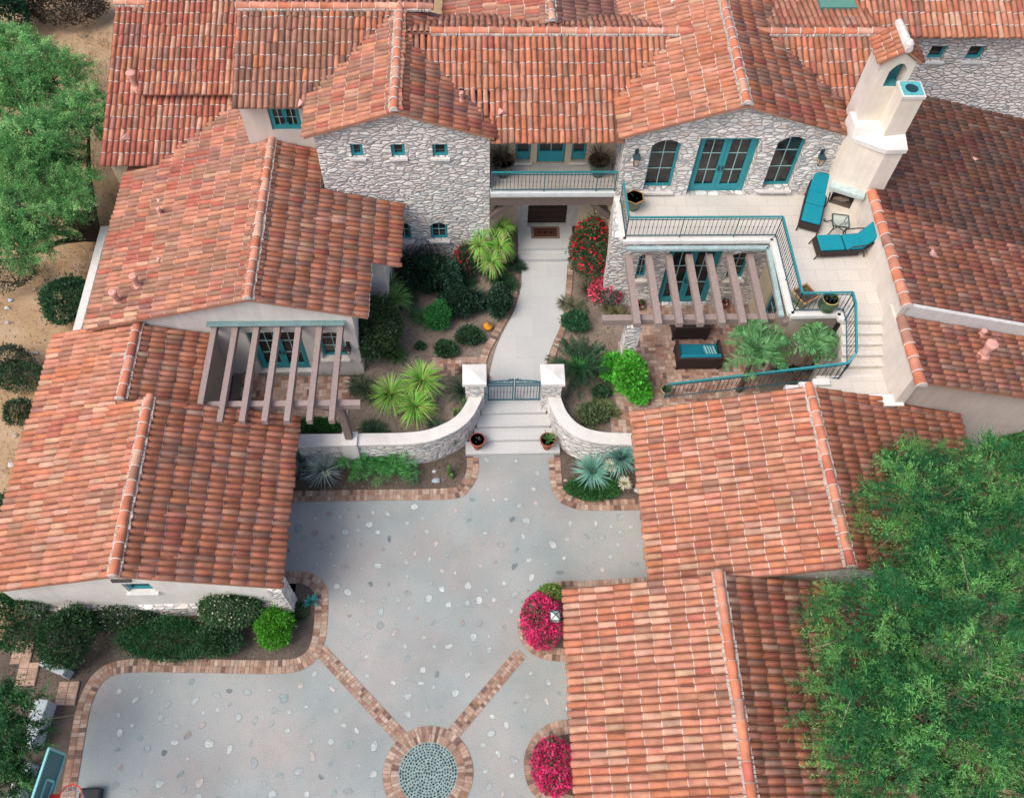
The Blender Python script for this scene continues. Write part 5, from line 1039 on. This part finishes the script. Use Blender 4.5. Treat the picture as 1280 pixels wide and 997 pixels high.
q = U2(610, 408, .7); t = thing('ceramic_jar', (q[0], q[1], .58), 'small round orange ceramic jar on the gravel left of the path', 'jar'); mb = MB(); mb.lathe((q[0], q[1], .58), [(.07, 0), (.13, .06), (.15, .14), (.12, .22), (.05, .26), (.06, .29)], 'glaze', (.75, .33, .03), 16); mb.build('body', t, smooth=True); mb = MB(); mb.lathe((q[0], q[1], .875), [(.055, 0), (.02, .025)], 'glaze', (.3, .15, .05), 12); mb.build('lid', t)
# basketball hoop at the lower left
hc = U(88, 995, 3.05); t = thing('basketball_hoop', (hc[0]-1.0, hc[1]-.3, 0), 'basketball hoop with teal framed backboard and red rim at the lower left driveway corner', 'basketball hoop')
bx0, by0 = U(52, 955, 3.9)[:2]; 
bdir = np.array([-.17, -.985]); bdir /= np.linalg.norm(bdir); nb = np.array([-bdir[1], bdir[0]]); cb = hc[:2]-nb*.42; cb = hc[:2]-np.array([.46, -.02])
bd = np.array([.12, 1.0]); bd /= np.linalg.norm(bd)
def BP(s, z, d=0): return np.array([*(cb+bd*s+np.array([1, 0])*d), z])
zb0, zb1 = 2.92, 3.75; mb = MB(); fcol = (.20, .52, .52)
for (a, b) in (((-.85, zb0), (.85, zb0)), ((-.85, zb1), (.85, zb1)), ((-.85, zb0), (-.85, zb1)), ((.85, zb0), (.85, zb1)), ((-.28, 3.05), (.28, 3.05)), ((-.28, 3.42), (.28, 3.42)), ((-.28, 3.05), (-.28, 3.42)), ((.28, 3.05), (.28, 3.42))): mb.bar(BP(*a), BP(*b), .045, .045, 'paint', fcol)
mb.build('backboard_frame', t); mb = MB(); mb.obox(BP(0, (zb0+zb1)/2, -.01), (*(bd*.84), 0), (.006, 0, 0), (0, 0, (zb1-zb0)/2-.01), 'paint', (.05, .16, .17)); mb.build('backboard', t)
mb = MB(); mb.tube([hc+[.235*math.cos(a), .235*math.sin(a), 0] for a in np.linspace(0, 2*math.pi, 25)], .014, 'paint', (.75, .05, .03), 6); mb.bar(hc+[-.45, 0, 0], hc+[-.22, 0, 0], .12, .02, 'paint', (.75, .05, .03)); mb.build('rim', t)
mb = MB()
for i in range(12):
    for s in (-1, 1):
        a = 2*math.pi*i/12; pts = [hc+[r*math.cos(a+s*k*.26), r*math.sin(a+s*k*.26), -z] for k, (r, z) in enumerate(((.23, 0), (.19, .13), (.15, .26), (.13, .40)))]; mb.tube(pts, .006, 'fabric', (.7, .68, .66), 4)
mb.build('net', t); mb = MB(); mb.tube([(hc[0]-1.3, hc[1]-.3, 0), (hc[0]-1.3, hc[1]-.3, 2.6), (hc[0]-.5, hc[1]-.05, 3.3)], .05, 'metal', (.02, .02, .025), 8); mb.build('pole', t); mb = MB(); mb.box(hc[0]-1.7, hc[0]-.9, hc[1]-.8, hc[1]+.2, 0, .16, 'paint', (.02, .02, .025)); mb.build('base', t, bevel=.04)
q = U2(112, 1000, .1); mb = MB(); mb.box(q[0]-.25, q[0]+.28, q[1]-.5, q[1]+.28, .02, .22, 'paint', (.02, .025, .03)); tag(mb.build('storage_box', None, (q[0], q[1], 0), bevel=.05), 'black rounded box on the driveway beside the basketball net', 'box')
# ============================================================ PLANTS
GD, GM, GL = (.032, .085, .038), (.035, .12, .04), (.07, .20, .045)
def B(px, py, z, rx, ry, rz, col, lab, **k): return bush('shrub', px, py, z, rx, ry, rz, col, lab, **k)
B(84, 379, 0, .78, .8, .6, GD, 'round dark green shrub beside the low wall left of the roofs', n=4200, leaf=.07)
B(25, 470, 0, .75, .5, .38, (.04, .08, .04), 'low dark shrub on the sand near the left edge, middle of three', n=2200); B(12, 452, 0, .7, .5, .4, (.05, .07, .045), 'scraggly greyish shrub touching the left edge above the low dark one', n=1600); B(22, 515, 0, .45, .4, .3, (.04, .07, .035), 'small dark shrub on the sand beside the roof corner', n=1300)
B(15, 345, 0, .9, .7, .45, (.05, .06, .04), 'sparse dry shrub on the sand below the big left tree', n=1300); B(75, 12, 0, 1.8, .8, .6, (.07, .055, .04), 'brown dry bush at the top left behind the tree', n=3000, leaf=.09)
B(8, 22, 0, .8, .8, 1.0, (.02, .07, .035), 'dark green bush in the top left corner', n=2400, leaf=.09)
B(7, 640, 0, .6, .5, .4, GD, 'dark shrub at the left edge beside the front eave', n=1500)
B(15, 775, 0, .85, .8, .8, (.03, .10, .035), 'bright dark shrub at the lower left corner of the white wing', n=4200); B(80, 795, 0, .78, .8, .7, (.028, .075, .03), 'large round dark shrub below the white gable wall, left of the vine', n=4500)
B(150, 772, 0, 1.1, .32, .35, (.035, .075, .035), 'low straggly white flowered vine along the wall base', n=2200, flower=((.6, .58, .5), 0, .05), fn=90, group=None)
B(215, 798, 0, 1.35, .55, .34, (.022, .085, .03), 'long flat clipped hedge shrub along the brick edging', n=6500, leaf=.045); B(275, 800, 0, .55, .48, .42, (.035, .085, .035), 'mid green shrub between the flat hedge and the bright ball', n=2400)
B(288, 760, 0, .80, .50, .75, (.05, .11, .045), 'bushy white flowered shrub against the white gable wall', n=4600, flower=((.68, .64, .52), 0, .06), fn=230); B(342, 785, 0, .50, .48, .45, (.06, .23, .02), 'bright lime green ball shrub near the brick corner', n=4200, leaf=.05)
# bougainvillea
for px, py, rx, ry, rz, lab in ((678, 776, .52, .70, .52, 'magenta bougainvillea bush around the garden lamp beside the garage'), (692, 957, .50, .62, .5, 'magenta bougainvillea bush at the garage eave near the bottom edge')):
    bush('bougainvillea', px, py, 0, rx, ry, rz, (.05, .10, .04), lab, 'flowering bush', n=1600, flower=((.72, .05, .20), .42, .08), fn=2900, group='bougainvillea beside the garage')
B(688, 745, 0, .35, .25, .5, (.12, .20, .04), 'yellow green sprig of shrub behind the front bougainvillea', n=700)
bush('red_flower_bush', 738, 316, .58, .62, .95, 1.1, (.03, .08, .03), 'tall bush covered in red flowers at the right of the entry steps', 'flowering bush', n=4200, leaf=.06, flower=((.66, .015, .04), 0, .10), fn=520)
bush('red_flower_bush', 588, 292, .58, .42, .38, .62, (.03, .075, .035), 'dark bush with a few crimson flowers at the foot of the stone wing', 'flowering bush', n=2600, flower=((.6, .015, .05), .3, .08), fn=300, base=(-.42, 18.62))
bush('pink_flower_bush', 760, 364, .58, .58, .42, .5, (.06, .08, .05), 'bush with coral pink flowers below the pergola corner', 'flowering bush', n=1700, flower=((.8, .10, .18), .4, .085), fn=700)
B(720, 402, .58, .42, .34, .3, (.03, .10, .045), 'low dark green mound at the right edge of the curved path', n=2200); lb = B(775, 425, .58, .42, .50, .75, (.07, .32, .035), 'vivid lime green leafy bush at the stone post of the pergola', n=4200, leaf=.085, col2=(.10, .36, .04), base=(4.42, 14.1)); bush('shrub', 0, 0, .58, .40, .36, .45, (.07, .32, .035), '', n=1500, leaf=.085, parent=lb, base=(4.0, 14.55)); bush('shrub', 0, 0, .58, .32, .32, .35, (.07, .32, .035), '', n=1000, leaf=.085, parent=lb, base=(4.75, 13.75))
B(741, 517, .58, .42, .32, .32, (.09, .13, .06), 'olive green shrub inside the right curved wall', n=1500, leaf=.07); B(752, 490, .58, .25, .2, .2, GD, 'small dark shrub right of the sago palm', n=600)
B(548, 395, .58, .38, .46, .42, (.03, .15, .04), 'round mid green shrub in the middle of the courtyard garden', n=3600, leaf=.045); B(472, 415, .58, .72, .9, 1.0, (.035, .075, .03), 'tall dark shrub beside the right corner of the white wing', n=6500, leaf=.06, col2=(.06, .10, .035))
B(596, 422, .58, .22, .2, .15, GD, 'tiny dark mound by the orange jar', n=500); B(585, 420, .58, .36, .32, .22, (.03, .07, .035), 'dark low mound near the orange jar', n=1600); B(558, 436, .58, .33, .30, .2, (.03, .075, .035), 'dark low mound below the round courtyard shrub', n=1400)
B(525, 433, .58, .14, .12, .1, GD, 'tiny dark tuft on the gravel', n=250); B(624, 378, .58, .36, .5, .36, (.02, .05, .028), 'dark ferny shrub along the left edge of the path', n=2600, leaf=.08); B(575, 378, .58, .7, .5, .35, (.015, .04, .025), 'very dark low shrub under the yuccas', n=2600, leaf=.08)
B(536, 345, .58, .75, .55, .6, (.012, .035, .02), 'deep dark shrub in the shaded corner of the courtyard', n=2600, leaf=.1); B(563, 350, .58, .35, .35, .6, (.03, .08, .05), 'grey green bushy plant in the shaded corner', n=1500, leaf=.09)
B(395, 534, .58, .75, .18, .35, (.03, .12, .03), 'low bright hedge between pergola and garden wall', n=2200); B(390, 590, 0, .35, .3, .3, (.06, .10, .09), 'greyish low plant at the left end of the front bed', n=600)
B(745, 610, 0, .85, .35, .18, (.03, .11, .03), 'low green ground cover around the right agaves', n=2600); B(373, 765, 0, .2, .25, .1, (.04, .07, .03), 'tiny mound in the small bed beside the stone corner', n=300)
def Hd(dx, dy, dz, n, L, w, col, up=(.1, 1.45), dr=.5, c2=None): return (dx, dy, dz, n, L, w, col, up, dr, c2)
YG, YY_ = (.19, .46, .07), (.40, .44, .14)
rosette('yucca', 517, 512, .58, [Hd(-.62, .15, .65, 120, .72, .045, YG, c2=YY_), Hd(.28, .55, .75, 120, .75, .045, YG, c2=YY_), Hd(.10, -.22, .55, 120, .66, .045, YG, c2=YY_)], 'clump of three bright yellow green yucca heads behind the left garden wall', 'yucca', trunk=1)
rosette('yucca', 612, 340, .58, [Hd(-.15, .75, 1.5, 70, .52, .05, YG, c2=YY_, dr=.9), Hd(.45, .75, 1.35, 60, .48, .05, YG, c2=YY_, dr=.9), Hd(-.30, .1, 1.2, 80, .55, .05, YG, c2=(.35, .33, .14), dr=.95), Hd(.35, .15, 1.1, 70, .5, .05, YG, c2=(.35, .33, .14), dr=.95), Hd(.05, -.3, .9, 80, .5, .05, YG, c2=(.40, .36, .18), dr=.95)], 'tall clump of five drooping bright green yucca heads left of the entry steps', 'yucca', trunk=1)
rosette('yucca', 497, 395, .58, [Hd(0, 0, .9, 60, .6, .05, (.12, .26, .08)), Hd(-.15, .5, 1.0, 40, .5, .04, (.10, .22, .07))], 'spiky green yucca in front of the tall dark shrub at the white wing corner', 'yucca', trunk=1)
rosette('agave', 404, 588, 0, [Hd(0, 0, .45, 150, .62, .03, (.42, .50, .46), (.05, 1.5), .15), ], 'pale grey spiky agave with white blooms in the front left bed, middle one', 'agave'); rosette('agave', 378, 575, 0, [Hd(0, 0, .35, 110, .55, .03, (.24, .36, .33), (.05, 1.5), .15)], 'darker grey green agave at the left end of the front bed by the eave', 'agave')
for px, py in ((403, 561), (407, 592)):
    c = U(px, py, .75); root = thing('bloom_stalk', (c[0], c[1], 0), 'white starry bloom above the grey agave in the front bed, '+('upper one' if py < 570 else 'lower one'), 'flower'); mb = MB(); mb.tube([(c[0], c[1], 0), (c[0], c[1], .72)], .012, 'leaf', (.2, .25, .1), 5); mb.build('stem', root); V, Fq, cc = blades((c[0], c[1], .72), 34, .18, .035, (.55, .62, .45), (.0, 1.5), .1, off_=0); npmesh('petals', V, Fq, cc, 'leaf', root)
rosette('agave', 741, 590, 0, [Hd(0, 0, .4, 150, .6, .045, (.24, .48, .40), (.02, 1.5), .1)], 'round blue green agave at left in the bed below the right wall', 'agave'); rosette('agave', 776, 573, 0, [Hd(0, 0, .65, 150, .66, .045, (.20, .42, .37), (.02, 1.5), .1)], 'round blue green agave at right against the garage eave', 'agave')
for px, py, w_ in ((763, 582, 'between the two agaves'), (781, 604, 'at the lower right of the agave bed')):
    c = U(px, py, .7); root = thing('bloom_stalk', (c[0], c[1], 0), 'creamy white spiky bloom '+w_, 'flower'); mb = MB(); mb.tube([(c[0], c[1], 0), (c[0], c[1], .66)], .012, 'leaf', (.2, .25, .1), 5); mb.build('stem', root); V, Fq, cc = blades((c[0], c[1], .66), 60, .24, .05, (.66, .64, .50), (.0, 1.5), .1, off_=0); npmesh('petals', V, Fq, cc, 'leaf', root)
rosette('agave', 390, 752, 0, [Hd(0, 0, .12, 30, .26, .06, (.06, .30, .30), (.1, 1.4), .1)], 'small teal agave in the bed beside the stone corner', 'agave')
rosette('flax_plant', 735, 368, .58, [Hd(0, 0, .15, 90, .55, .035, (.22, .16, .13), (.3, 1.4), .5, (.13, .17, .10))], 'bronze grassy flax plant between red bush and green mound', 'grass plant'); rosette('grass_clump', 580, 505, .58, [Hd(0, .35, .1, 110, .7, .025, (.05, .085, .05), (.3, 1.4), .6), Hd(-1.5, -.1, .1, 80, .6, .025, (.05, .08, .05), (.3, 1.4), .6)], 'dark grassy clump around the yellow green yuccas', 'grass plant')
rosette('flax_plant', 531, 312, .58, [Hd(0, 0, .7, 110, 1.0, .05, (.035, .04, .04), (.2, 1.4), .6), Hd(-.4, -.9, .3, 70, .8, .045, (.02, .04, .03), (.2, 1.3), .6)], 'dark purple grey spiky plant below the arched lower window', 'grass plant')
palm('sago_palm', 725, 460, .58, 52, 1.15, (.025, .085, .035), 'large dark green sago palm right of the gate pillar', lw=.024, ll=.14, th=.4, up=(.05, .95), cnt=34, droop=.3)
V, Fq, cc = blades((*U2(722, 458, 1.0), .95), 50, .38, .04, (.06, .28, .06), (.9, 1.5), .2); npmesh('new_fronds', V, Fq, cc, 'leaf', bpy.data.objects['sago_palm'])
for px, py, L_, lab in ((442, 573, .85, 'feathery green palm left in the front bed below the curved wall'), (490, 583, .9, 'feathery green palm right in the front bed below the curved wall'), (466, 570, .6, 'small feathery palm between the two in the front bed')):
    palm('feather_palm', px, py, 0, 26, L_, (.07, .28, .07), lab, lw=.028, ll=.24, cnt=20, droop=.5, th=.35, up=(.2, 1.3))
palm('fan_palm', 950, 432, .58, 40, 1.05, (.13, .32, .12), 'leafy green palm at the right end of the patio pergola', base=(7.88, 13.95), lw=.05, ll=.34, th=2.3, up=(.0, 1.3), cnt=18, trunk=.1); palm('fan_palm', 1022, 425, .58, 32, .72, (.14, .34, .13), 'smaller green palm in the dark corner under the terrace railing', base=(9.42, 13.9), lw=.045, ll=.28, th=2.65, up=(.0, 1.3), cnt=16, trunk=.07)
B(985, 455, .58, .8, .35, .3, (.02, .035, .02), 'dark low shrub in the shade below the two palms', n=1500)
# cacti
def cactus(px, py, z, cols, lab):
    c = np.array([*U2(px, py, z), z]); t = thing('cactus', c, lab, 'cactus'); mb = MB()
    for dx, dy, h, r in cols:
        n = 14; vs = []; levels = [(r*.9, 0), (r, h*.3), (r, h*.8), (r*.75, h*.93), (r*.2, h)]
        for rr, zz in levels:
            for k in range(n*2): a = math.pi*k/n; q = rr*(1 if k % 2 else .8); vs.append((c[0]+dx+q*math.cos(a), c[1]+dy+q*math.sin(a), z+zz))
        m2 = n*2; fs = [(i*m2+k, i*m2+(k+1) % m2, (i+1)*m2+(k+1) % m2, (i+1)*m2+k) for i in range(len(levels)-1) for k in range(m2)]+[tuple((len(levels)-1)*m2+k for k in range(m2))]; mb.mesh(vs, fs, 'leaf', (.13, .26, .08))
    mb.build('columns', t)
cactus(574, 525, .58, [(0, 0, .75, .06), (.16, .25, .85, .06), (-.12, .1, .5, .055), (.25, .45, .7, .05)], 'cluster of pale green columnar cacti inside the left curved wall'); cactus(562, 592, 0, [(0, 0, .55, .07), (.07, -.12, .25, .06)], 'short pale green column cactus in the front bed near the brick edge')
# rocks
def rock(px, py, z, r, col, lab, grp=None, nm='rock'):
    c = np.array([*U2(px, py, z), z]); vs = []; g = random.Random(int(px*7+py)); n = 9
    L_ = [(.6, 0), (1, .25), (.8, .55), (.35, .75)]; ph = [g.uniform(.75, 1.15) for _ in range(n)]
    for rr, zz in L_:
        for k in range(n): a = 2*math.pi*k/n; q = r*rr*ph[k]*g.uniform(.9, 1.1); vs.append((c[0]+q*math.cos(a), c[1]+q*.75*math.sin(a), z+zz*r-.02))
    fs = [(i*n+k, i*n+(k+1) % n, (i+1)*n+(k+1) % n, (i+1)*n+k) for i in range(3) for k in range(n)]+[tuple(3*n+k for k in range(n)), tuple(range(n))[::-1]]
    mb = MB(); mb.mesh(vs, fs, 'stone', col); tag(mb.build(nm, None, tuple(c)), lab, 'rock', grp)
for i, (px, py, r, c_, lab) in enumerate([(14, 581, .13, (.55, .52, .48), 'pale rounded rock beside the front left eave'), (45, 441, .09, (.45, .48, .5), 'small bluish white stone right of the dark shrubs'), (9, 385, .10, (.55, .55, .55), 'pale stone at the left edge, lower of a pair'), (13, 375, .10, (.42, .48, .52), 'flat bluish stone just above the pale one at the left edge'), (34, 338, .10, (.5, .48, .45), 'pale stone on the sand under the big left tree'), (44, 361, .07, (.5, .46, .42), 'small stone between the left tree and the round shrub'), (94, 252, .14, (.55, .5, .46), 'pale pinkish rock in the shade of the left tree'),
    (9, 403, .08, (.5, .5, .5), 'small pale stone below the pair at the left edge'), (118, 11, .12, (.5, .47, .42), 'pale stone near the top left roof edge'), (106, 46, .11, (.20, .18, .16), 'dark round stone near the roof at top left'), (19, 544, .10, (.4, .34, .28), 'tan stone near the small dark shrub'), (92, 18, .09, (.45, .42, .38), 'light stone left of the one by the roof at top left')]): rock(px, py, -.03, r, c_, lab, 'rocks on the sand')
rock(545, 601, 0, .14, (.34, .42, .47), 'blue grey pointed rock in the front bed near the cactus', None); rock(543, 589, 0, .08, (.45, .48, .5), 'small pale rock behind the blue grey one in the front bed', None); rock(707, 600, 0, .07, (.4, .33, .28), 'small tan rock in the right bed by the brick edging', None); rock(797, 612, 0, .13, (.5, .5, .5), 'pale rock at the right end of the agave bed', None)
rock(1250, 560, 0, .3, (.55, .55, .55), 'pale boulder between the big right tree and the side wing', None); rock(1262, 583, 0, .28, (.5, .5, .5), 'second pale boulder nearer the big right tree', None)
# desert grass tufts and pebbles: nobody could count them
n = 15000; P = np.stack([rng.uniform(-19, -11.2, n), rng.uniform(3, 32, n), np.full(n, -.05)], 1); cl = rng.uniform([-19, 3], [-11.5, 32], (170, 2)); P[:, :2] = np.where(rng.random((n, 1)) < .75, cl[rng.integers(0, 170, n)]+rng.normal(0, .25, (n, 2)), P[:, :2])
keep = ~((P[:, 0] > -12.3) & (P[:, 1] < 21)) & (P[:, 0] > -18.9); P = P[keep]; D = rng.normal(0, .6, (len(P), 3))+[0, 0, 1]; V, Fq, cc = leaves(P, D, rng.uniform(.08, .26, len(P)), .018, jitcol((.20, .14, .07), len(P), .35)); tag(npmesh('dry_grass', V, Fq, cc, 'leaf', None, (0, 0, 0)), 'dry tan grass tufts scattered over the sand', 'grass', None, 'stuff')
n = 3000; P = np.stack([rng.uniform(-19, -11.6, n), rng.uniform(3, 32, n), np.full(n, -.055)], 1); P = P[~((P[:, 0] > -12.4) & (P[:, 1] < 21))]; n = len(P); r_ = rng.uniform(.012, .05, n)[:, None]
an = rng.uniform(0, 6.28, (n, 1)); e1 = np.hstack([np.cos(an), np.sin(an), np.zeros((n, 1))])*r_; e2_ = np.hstack([-np.sin(an), np.cos(an), np.zeros((n, 1))])*r_*.7; up_ = np.array([0, 0, 1])*r_*.8
V = np.stack([P+e1, P+e2_, P-e1, P-e2_, P+up_+e1*.3, P+up_+e2_*.4, P+up_-e1*.3, P+up_-e2_*.4], 1).reshape(-1, 3); ft = np.array([(0, 1, 5, 4), (1, 2, 6, 5), (2, 3, 7, 6), (3, 0, 4, 7), (4, 5, 6, 7)])
Fq = (ft[None]+np.arange(n)[:, None, None]*8).reshape(-1, 4); cc = np.repeat(jitcol((.36, .31, .26), n, .3), 5, 0); tag(npmesh('gravel', V, Fq, cc, 'stone', None, (0, 0, 0)), 'loose pebbles and grit strewn over the tan sand', 'gravel', None, 'stuff')
lr = []
for (xa, xb, ya, yb, z_, n_) in ((-5.2, .6, 12.6, 18.8, .572, 5200), (1.9, 4.3, 12.6, 17.6, .572, 2600), (-5.2, -.2, 11.1, 12.3, -.006, 1500), (1.6, 4.4, 10.8, 12.6, -.006, 900), (-12.5, -5.0, 5.2, 7.5, -.006, 3200)): lr.append(np.stack([rng.uniform(xa, xb, n_), rng.uniform(ya, yb, n_), np.full(n_, z_)], 1))
P = np.vstack(lr); P = P[~((P[:, 2] < 0) & inpoly(P[:, 0], P[:, 1], drive)) & ~((P[:, 0] > -.45) & (P[:, 0] < 2.35) & (P[:, 1] < 13.8)) & ~((P[:, 2] < 0) & (np.min([np.min(np.hypot(P[:, None, 0]-L[None, :, 0], P[:, None, 1]-L[None, :, 1]), 1) for L in lines], 0) < .26))]; D = rng.normal(size=(len(P), 3))*[1, 1, .15]; cc = np.where(rng.random((len(P), 1)) < .6, jitcol((.25, .19, .14), len(P), .4), jitcol((.12, .12, .06), len(P), .4)); V, Fq, cc = leaves(P+[0, 0, .006], D, rng.uniform(.02, .07, len(P)), .03, cc); tag(npmesh('leaf_litter', V, Fq, cc, 'leaf', None, (0, 0, 0)), 'dry leaf litter and mulch scattered over the planting beds', 'leaf litter', None, 'stuff')
# extra courtyard planting
for px, py, h in ((502, 372, ('dark spiky fern clump left of the round courtyard shrub', .55, (.04, .085, .05))), (628, 352, ('dark ferny clump at the left edge of the path near the steps', .5, (.03, .08, .035))), (598, 378, ('dark feathery clump left of the path above the orange jar', .5, (.035, .09, .045))), (566, 322, ('grey green spiky clump against the shaded stone wall', .5, (.07, .12, .09))), (455, 488, ('thin dark grass tuft at the corner of the brick nook', .5, (.08, .11, .06))), (470, 540, ('dark green grass tuft inside the left garden wall below the yuccas', .4, (.05, .10, .05))), (553, 540, ('dark grass tuft inside the curve of the left garden wall', .4, (.06, .10, .06))), (592, 470, ('reddish dark grass tuft left of the gate pillar', .4, (.10, .08, .06))), (770, 392, ('bronze grass tuft beside the pink flowers', .35, (.16, .15, .08))), (716, 385, ('greenish bronze grass tuft above the dark green mound', .4, (.14, .15, .09))), (735, 545, ('low spiky tuft inside the right curved wall', .3, (.10, .14, .06))), (530, 400, ('mid green leafy tuft left of the round courtyard shrub', .4, (.06, .16, .06))), (488, 440, ('bushy green tuft beside the tall dark shrub', .45, (.07, .15, .05))), (575, 350, ('dark palm like tuft behind the orange jar', .55, (.03, .09, .045))), (520, 350, ('spiky dark green clump in the shaded corner', .6, (.04, .10, .06))), (756, 510, ('olive tuft beside the brick patio edge', .3, (.16, .20, .08))), (765, 470, ('small green tuft under the lime green bush', .35, (.08, .18, .06))), (640, 330, ('dark fern at the corner of the entry steps', .35, (.03, .08, .04)))):
    rosette('grass_clump', px, py, .58, [Hd(0, 0, .1, 90, h[1], .03, h[2], (.2, 1.4), .6), Hd(.25, -.2, .05, 60, h[1]*.8, .03, h[2], (.2, 1.4), .6), Hd(-.25, .15, .05, 60, h[1]*.8, .03, h[2], (.2, 1.4), .6)], h[0], 'grass plant')
# trees
def TC_(px, py, z): q = U(px, py, z); return q
def crown(px, py, z, rx, ry, rz): q = U(px, py, z); return (q[0], q[1], q[2], rx, ry, rz)
TG, TG2 = (.035, .17, .045), (.09, .30, .07)
tree('mesquite_tree', (-13.2, 20.8, -.05), [crown(55, 95, 3.6, 1.5, 1.3, 1.1), crown(105, 150, 3.4, 1.0, 1.2, 1.0), crown(45, 180, 3.6, 1.5, 1.4, 1.2), crown(80, 240, 3.0, 1.1, 1.0, 1.0), crown(25, 270, 3.0, 1.1, 1.1, 1.0), crown(20, 120, 3.2, 1.3, 1.4, 1.1), crown(60, 215, 2.4, 1.4, 1.3, .9), crown(20, 215, 2.6, 1.2, 1.2, 1.0), crown(60, 280, 2.2, 1.0, .9, .8), crown(30, 310, 2.2, 1.0, .9, .8), crown(15, 60, 2.8, 1.1, 1.0, .9)], (.13, .36, .11), (.28, .54, .20), 'large feathery green tree at the upper left, trunk leaning from beside the roof', nt_=1500, per=171, leaf=(.08, .021), droop=.2, tw=.6)
tree('paloverde_tree', (11.3, 6.0, -.05), [crown(1150, 640, 4.6, 1.5, 1.3, 1.1), crown(1230, 600, 4.4, 1.2, 1.1, 1.0), crown(1100, 780, 4.8, 1.5, 1.3, 1.2), crown(1200, 760, 5.2, 1.5, 1.4, 1.2), crown(1260, 720, 4.8, 1.2, 1.3, 1.1), crown(1080, 890, 4.6, 1.3, 1.2, 1.1), crown(1180, 900, 5.2, 1.6, 1.3, 1.2), crown(1260, 880, 5.0, 1.2, 1.4, 1.1), crown(1120, 970, 4.6, 1.5, 1.1, 1.0), crown(1140, 575, 3.6, .9, .6, .7), crown(1235, 985, 5.0, 1.3, 1.0, 1.0), crown(1270, 660, 4.6, 1.0, 1.2, 1.0), crown(1180, 690, 5.0, 1.0, 1.0, .9)], (.028, .17, .055), (.15, .40, .11), 'very large feathery green tree overhanging the garage roofs at lower right', nt_=1500, per=171, leaf=(.085, .020), droop=.35, tw=.8)
tree('young_tree', (-12.4, 3.6, -.05), [crown(-2, 885, 2.6, .85, .8, .8), crown(8, 935, 2.6, .9, .75, .8), crown(5, 975, 2.6, .7, .7, .7)], (.03, .12, .04), (.08, .22, .07), 'small feathery tree at the lower left corner beside the basketball hoop', nt_=150, per=140, leaf=(.09, .03), trunk_r=.07, tw=.5)
for i, (px, py, z, rx, lab) in enumerate([(1275, 150, 0, 1.3, 'dark tree crown right of the rear stone wall'), (1262, 560, .0, .7, 'low bright shrub between the side wing and the big tree')]): B(px, py, z, rx, rx, rx*.9, (.02, .05, .025) if i == 0 else (.06, .17, .05), lab, n=4200, leaf=.1)
# vegetation further out so the desert has cover beyond the frame
# ============================================================ LIGHT
Wd = bpy.data.worlds.new('World'); S.world = Wd; Wd.use_nodes = True; t = Wd.node_tree; sk = t.nodes.new('ShaderNodeTexSky'); sk.sky_type = 'NISHITA'; sk.sun_disc = False
az = math.radians(-122); el = math.radians(56)   # sun on the left, slightly behind
sd = Vector((math.sin(az)*math.cos(el), math.cos(az)*math.cos(el), math.sin(el)))
sk.sun_elevation = el; sk.sun_rotation = az; sk.air_density = 1.0; sk.dust_density = 5.0; sk.ozone_density = 1.0
t.links.new(sk.outputs[0], t.nodes['Background'].inputs[0]); t.nodes['Background'].inputs[1].default_value = .15
sl = bpy.data.lights.new('sun', 'SUN'); sl.energy = 1.15; sl.angle = math.radians(34); sl.color = (1, .95, .88); so = bpy.data.objects.new('sun', sl); C.objects.link(so); so.location = (-30, 0, 40); so.rotation_euler = sd.to_track_quat('Z', 'Y').to_euler()
S.view_settings.view_transform = 'Standard'; S.view_settings.look = 'None'; S.view_settings.exposure = 0.52; S.view_settings.gamma = 1; S.render.engine = 'CYCLES'
S.cycles.max_bounces = 6; S.cycles.use_denoising = True
